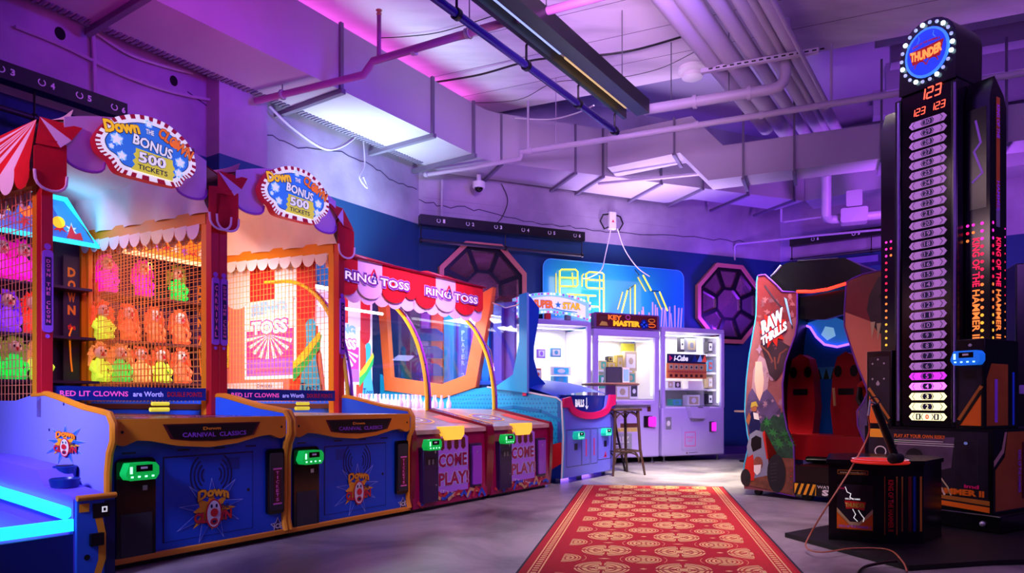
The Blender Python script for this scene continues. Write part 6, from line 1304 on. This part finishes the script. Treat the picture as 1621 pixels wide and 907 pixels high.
# coin panels beside the column foot
for sd, (u0, u1) in enumerate(((.015, .20), (.63, .80))):
    b = MB(); b.box(u0, u1, .0, .45, .68, 1.22 if not sd else 1.26, 'tower_black'); fr = front(0); b.rect(fr, u0 + .015, .70, u1 - .015, 1.18, 'storm', 1)
    b.flat(fr, [(u0 + .02, .70), (u1 - .02, .70), (u1 - .02, .90)] if sd else [(u0 + .02, .70), (u1 - .02, .70), (u0 + .02, .90)], 'flame_orange', 2)
    P = [(u0 + .02, .74), (u1 - .02, .95)] if sd else [(u0 + .02, .95), (u1 - .02, .74)]
    b.line(fr, P, .022, 'gold_side', 3); b.line(fr, [(a, c - .03) for a, c in P], .020, 'black', 3)
    if not sd:
        for a, c in ((.06, 1.13), (.10, 1.16), (.145, 1.13), (.06, 1.02), (.145, 1.02), (.10, 1.0)): b.disc(fr, a, c, .007, .007, 'silver', 2, 8)
        b.rect(fr, .07, 1.085, .13, 1.10, 'black', 2); b.disc(fr, .10, .985, .014, .014, 'silver', 2, 10)
    else: b.disc(fr, .715, 1.22, .012, .01, 'silver', 2, 8); b.rect(fr, .68, 1.0, .75, 1.06, 'black', 2); f2 = rightf(.80); b.flat(f2, [(.02, .70), (.02, 1.0), (.08, 1.1), (.30, 1.1), (.30, .70)], 'gold_side', 1); b.rect(f2, .12, .72, .16, 1.0, 'board_purple', 2); b.rect(f2, .36, .7, .39, 1.05, 'plate_blue', 1)
    cp = b.build('coin_panel', t, .004)
    if sd: reader(cp, .628, 1.09, 'reader_blue', .92, 0)
# puck stand
mat('black_mat', '07070a', .5)
b = MB(); b.prism(topf(), [(1.72, 4.38), (2.0, 3.50), (2.5, 3.62), (3.7, 3.75), (3.6, 4.9), (3.0, 5.0), (2.6, 5.0)], .002, .028, 'black_mat'); tag(b.build('floor_plate'), 'thin black floor plate under the hammer stand and the striker tower', 'floor plate')
k = thing('hammer_stand', 'low black eight-sided hammer stand with a lightning poster and red strike pad', 'arcade game', (1.90, 4.17, 0), math.atan2(-.13, .265))
kx = Vector((.265, -.13, 0)).normalized(); ky = Vector((.13, .265, 0)).normalized()
def loc2(p): d_ = Vector(p) - Vector((1.90, 4.17)); return (d_.dot(kx.xy), d_.dot(ky.xy))
FP = [(0, 0), (.285, 0), (.375, .03), (.50, .10), (.62, .42), (.55, .60), (.10, .60), (0, .5)]
b = MB(); b.prism(topf(), FP, .028, .485, 'tower_black'); fr = front(0)
b.prism(fr, [(.035, .09), (.245, .09), (.245, .375), (.035, .375)], 0, .006, 'black_gloss'); f2 = front(-.006)
b.rect(f2, .045, .10, .235, .365, 'storm', 1); b.flat(f2, [(.045, .10), (.235, .10), (.235, .20), (.16, .13), (.12, .13), (.045, .21)], 'flame_orange', 2); b.flat(f2, [(.045, .20), (.045, .225), (.115, .145), (.165, .145), (.235, .225), (.235, .20), (.165, .125), (.115, .125)], 'prize_tan', 3)
b.flat(f2, [(.085, .27), (.20, .265), (.19, .215), (.14, .225), (.095, .22)], 'red', 4); b.text(f2, 'THUNDER', .09, .23, .195, .258, 'prize_gold', 5, .05)
for P in ([(.09, .35), (.10, .32), (.12, .31), (.115, .29), (.13, .28)], [(.13, .22), (.145, .19), (.135, .17), (.155, .15)], [(.16, .215), (.175, .19), (.19, .17), (.185, .15)]): b.line(f2, P, .004, 'sign_white', 4)
b.text(f2, 'KING OF THE HAMMER', .09, .275, .17, .285, 'sign_white', 5, .02); b.text(f2, 'KING OF THE HAMMER II', .055, .11, .225, .125, 'board_purple', 5, .03); b.text(f2, 'imd', .055, .335, .085, .35, 'hot_pink', 5, .02)
b.line(fr, [(.05, .425), (.21, .425), (.21, .447), (.05, .447)], .003, 'gold_side', 1, True); b.text(fr, 'www.arcooda.com', .06, .43, .20, .441, 'prize_tan', 1, .01)
ch = Fr((.285, 0, 0), Vector((.09, .03, 0)).normalized(), (0, 0, 1), Vector((.03, -.09, 0)).normalized())
f3 = Fr(ch.p(.03, .40), (0, 0, -1), ch.U, ch.N); b.text(f3, 'KING OF THE HAMMER II', 0, .0, .30, .03, 'red', 2, .03); b.rect(ch, .01, .08, .015, .42, 'gold_side', 1); b.rect(ch, .075, .08, .082, .42, 'gold_side', 1)
c2_ = Fr((.375, .03, 0), Vector((.125, .07, 0)).normalized(), (0, 0, 1), Vector((.07, -.125, 0)).normalized())
for u, m_, wd in ((.01, 'gold_side', .008), (.05, 'deep_red', .02), (.08, 'dark_blue', .015), (.12, 'gold_side', .012)): b.rect(c2_, u, .10, u + wd, .42, m_, 1)
b.build('stand_body', k, .004)
b = MB(); c_ = (.31, .27); b.prism(topf(), [(c_[0] + (u - c_[0]) * 1.04, c_[1] + (v - c_[1]) * 1.04) for u, v in FP], .485, .51, 'tower_black'); b.build('stand_top', k, .004)
b = MB(); p = at(1393, 727, .53); q = loc2((p.x, p.y)); b.lathe((q[0], q[1], .51), [(.145, 0), (.15, .008), (.14, .016), (.13, .02)], 'pad_red' if mat('pad_red', 'd02a20', .4, emit='ff3010', es=.25) else '', 28); b.ring(topf(.53), q[0], q[1], .145, .145, .012, 'prize_white', 1); b.build('strike_pad', k)
# hammer
pb = at(1418, 724, .56); pt = Vector((pb.x - .135, pb.y, .845)); pt = at(1384, 640, .848); 
b = MB(); pb2 = Vector((pb.x, pb.y, .555)); pt = Vector(((1385 - 810.5) / F * (pb.y + .02), pb.y + .02, CZ + (-3) / F * pb.y))
hm = thing('toy_hammer', 'black padded hammer standing on its head on the red strike pad, tethered by a cord', 'hammer', pb2)
b = MB(); b.tube([(0, 0, 0), tuple(pt - pb2)], .020, 'black', 12); b.build('handle', hm)
b = MB(); d_ = Vector((.35, .25, 0)).normalized() * .04; b.tube([tuple(-d_), tuple(-d_ * .9), tuple(d_ * .9), tuple(d_)], [.022, .028, .028, .022], 'black_mat', 14); b.build('head', hm)
b = MB(); e = pt - pb2; b.ring(Fr(tuple(e + Vector((-.005, -.01, .02))), (1, 0, 0), (0, 0, 1), (0, -1, 0)), 0, 0, .03, .022, .006, 'chrome', 0, 14); b.tube([tuple(e), tuple(e + Vector((-.03, -.01, .02))), tuple(e + Vector((-.045, -.02, -.06)))], .007, 'silver', 6); b.build('tether_clip', hm)
mat('cord_brown', 'b86a48', .5)
y1 = pb.y - .05
def atY(px, py, y): return Vector(((px - 810.5) / F * y, y, CZ + (637 - py) / F * y))
cable('thin orange-brown cord hanging from the hammer and trailing over the floor plate', [pt + Vector((-.045, -.02, -.06)), atY(1374, 690, 4.05), atY(1345, 745, 3.98), atY(1310, 800, 3.93), atY(1283, 845, 3.98), at(1276, 866, .035), at(1300, 874, .035), at(1350, 868, .035), at(1405, 870, .035), at(1428, 888, .035), at(1436, 905, .02)], .0045, 'cord_brown', 'cord')
cable('dark cable lying on the floor in front of the floor plate', [at(1355, 915, .012), at(1365, 900, .012), at(1385, 893, .02), at(1420, 888, .035)], .008, 'black')
area('tower_side_light', (4.6, 2.6, 2.6), (3.2, 4.6, 1.6), .4, 10, (.8, .4, 1.0))
# things at the right photo edge
b = MB(); b.box(0, .9, 0, .7, 0, 2.05, 'shell_black'); b.flat(front(0), [(.05, 1.2), (.35, 1.25), (.4, 1.6), (.3, 1.8), (.1, 1.75)], 'brown_dim' if mat('brown_dim', '2c1618', .5, noise=.5, scale=6) else '', 1); b.box(.02, .4, -.02, 0, .92, 1.0, 'claw_body')
o = b.build('dark_cabinet', bevel=.01); tag(o, 'dark arcade cabinet cut off by the right photo edge behind the striker tower', 'arcade game'); p = at(1606, 637 + 1e-3, .85) if 0 else Vector((4.35, 6.0, 0)); o.location = p; o.rotation_euler = (0, 0, -.35)

# ================================================================== red carpet runner
W_ = Vector((.188, .982, 0)); C0 = Vector((.718, 7.08, 0)); CW = Vector((1.389, -.15, 0)); CWn = CW.normalized(); L = 6.2
mat('carpet_red', 'b81424', .95, noise=.10, scale=60, bump=.3); mat('carpet_red2', 'd02a2c', .95, noise=.10, scale=60, bump=.3); mat('carpet_gold', 'f8d088', .95); mat('carpet_edge', '2a2a34', .9)
b = MB(); wd = CW.length; fr = Fr(C0 + Vector((0, 0, .011)), CWn, -W_, (0, 0, 1))
b.prism(Fr(C0, CWn, -W_, (0, 0, 1)), [(0, 0), (wd, 0), (wd, L), (0, L)], .001, .011, 'carpet_red')
b.rect(fr, 0, 0, .012, L, 'carpet_edge', .2); b.rect(fr, wd - .012, 0, wd, L, 'carpet_edge', .2)
b.rect(fr, wd - .30, .05, wd - .03, L, 'carpet_red2', .2)
for u in (.085, wd - .085):
    for d_ in (-.03, .022): b.rect(fr, u + d_, .06, u + d_ + .008, L, 'carpet_gold', .6)
    for i in range(130): b.rect(fr, u - .014, .08 + i * .047, u + .014, .103 + i * .047, 'carpet_gold', .6)
b.rect(fr, .06, .05, wd - .06, .058, 'carpet_gold', .6)
def clipu(P, lo, hi):      # clip a polygon to lo <= u <= hi
    for s, lim in ((1, lo), (-1, hi)):
        Q = []
        for i in range(len(P)):
            a, c = P[i], P[(i + 1) % len(P)]; ia, ic = s * a[0] >= s * lim, s * c[0] >= s * lim
            if ia: Q.append(a)
            if ia != ic: k_ = (lim - a[0]) / (c[0] - a[0]); Q.append((lim, a[1] + (c[1] - a[1]) * k_))
        P = Q
        if not P: return []
    return P
lo, hi = .19, 1.22
def put(P, m='carpet_gold', layer=.6):
    P = clipu(P, lo, hi)
    if len(P) > 2: b.flat(fr, P, m, layer)
def seg(u, v, r0, r1, a0, a1, n=6):
    return [(u + r1 * math.cos(R(a0 + (a1 - a0) * i / n)), v + r1 * math.sin(R(a0 + (a1 - a0) * i / n))) for i in range(n + 1)] + [(u + r0 * math.cos(R(a1 + (a0 - a1) * i / n)), v + r0 * math.sin(R(a1 + (a0 - a1) * i / n))) for i in range(n + 1)]
def bigmed(u, v, r):
    for q in range(0, 360, 90):
        for r0, r1 in ((.93, 1.0), (.80, .88), (.56, .72)): put(seg(u, v, r * r0, r * r1, q + 6, q + 84))
        put(seg(u, v, r * .30, r * .48, q + 18, q + 72, 4))
        a = R(q); c_, s_ = math.cos(a), math.sin(a)
        for w0, w1, h0, h1 in ((.40, .78, .05, .09), (.40, .78, -.09, -.05)):
            put([(u + r * (c_ * x - s_ * y), v + r * (s_ * x + c_ * y)) for x, y in ((w0, h0), (w1, h0), (w1, h1), (w0, h1))])
    for r0, r1 in ((.0, .14), (.19, .25)):
        put([(u + r * r1 * x, v + r * r1 * y) for x, y in ((-1, -1), (1, -1), (1, 1), (-1, 1))] if r0 == 0 else seg(u, v, r * r0, r * r1, 0, 350, 14))
def smallmed(u, v, r):
    for q in range(0, 360, 120):
        for r0, r1 in ((.92, 1.0), (.74, .84), (.50, .64)): put(seg(u, v, r * r0, r * r1, q + 4, q + 116))
    for q in range(0, 360, 60): put(seg(u, v, r * .2, r * .42, q + 8, q + 50, 3))
    put(seg(u, v, 0.001, r * .12, 0, 350, 8)); put(seg(u, v, r * 1.24, r * 1.27, 150, 210, 6)); put(seg(u, v, r * 1.24, r * 1.27, -30, 30, 6))
pitch = .43
for i in range(15):
    v = .14 + pitch * i
    if v < L - .2:
        for uu, r_ in ((.223, .142), (.63, .142), (1.03, .142)): bigmed(lo + uu, v, r_)
        for uu, r_ in ((0, .10), (.43, .098), (.85, .098)): smallmed(lo + uu, v + pitch * .5, r_)
        for uu in (.43, .85): put([(lo + uu + x, v + y) for x, y in ((-.02, 0), (0, -.015), (.02, 0), (0, .015))])
        for uu in (.223, .63): put([(lo + uu + x, v + pitch * .5 + y) for x, y in ((-.035, 0), (0, -.012), (.035, 0), (0, .012))])
tag(b.build('carpet_runner', smooth=False), 'long red carpet runner with gold round medallions down the aisle', 'carpet')
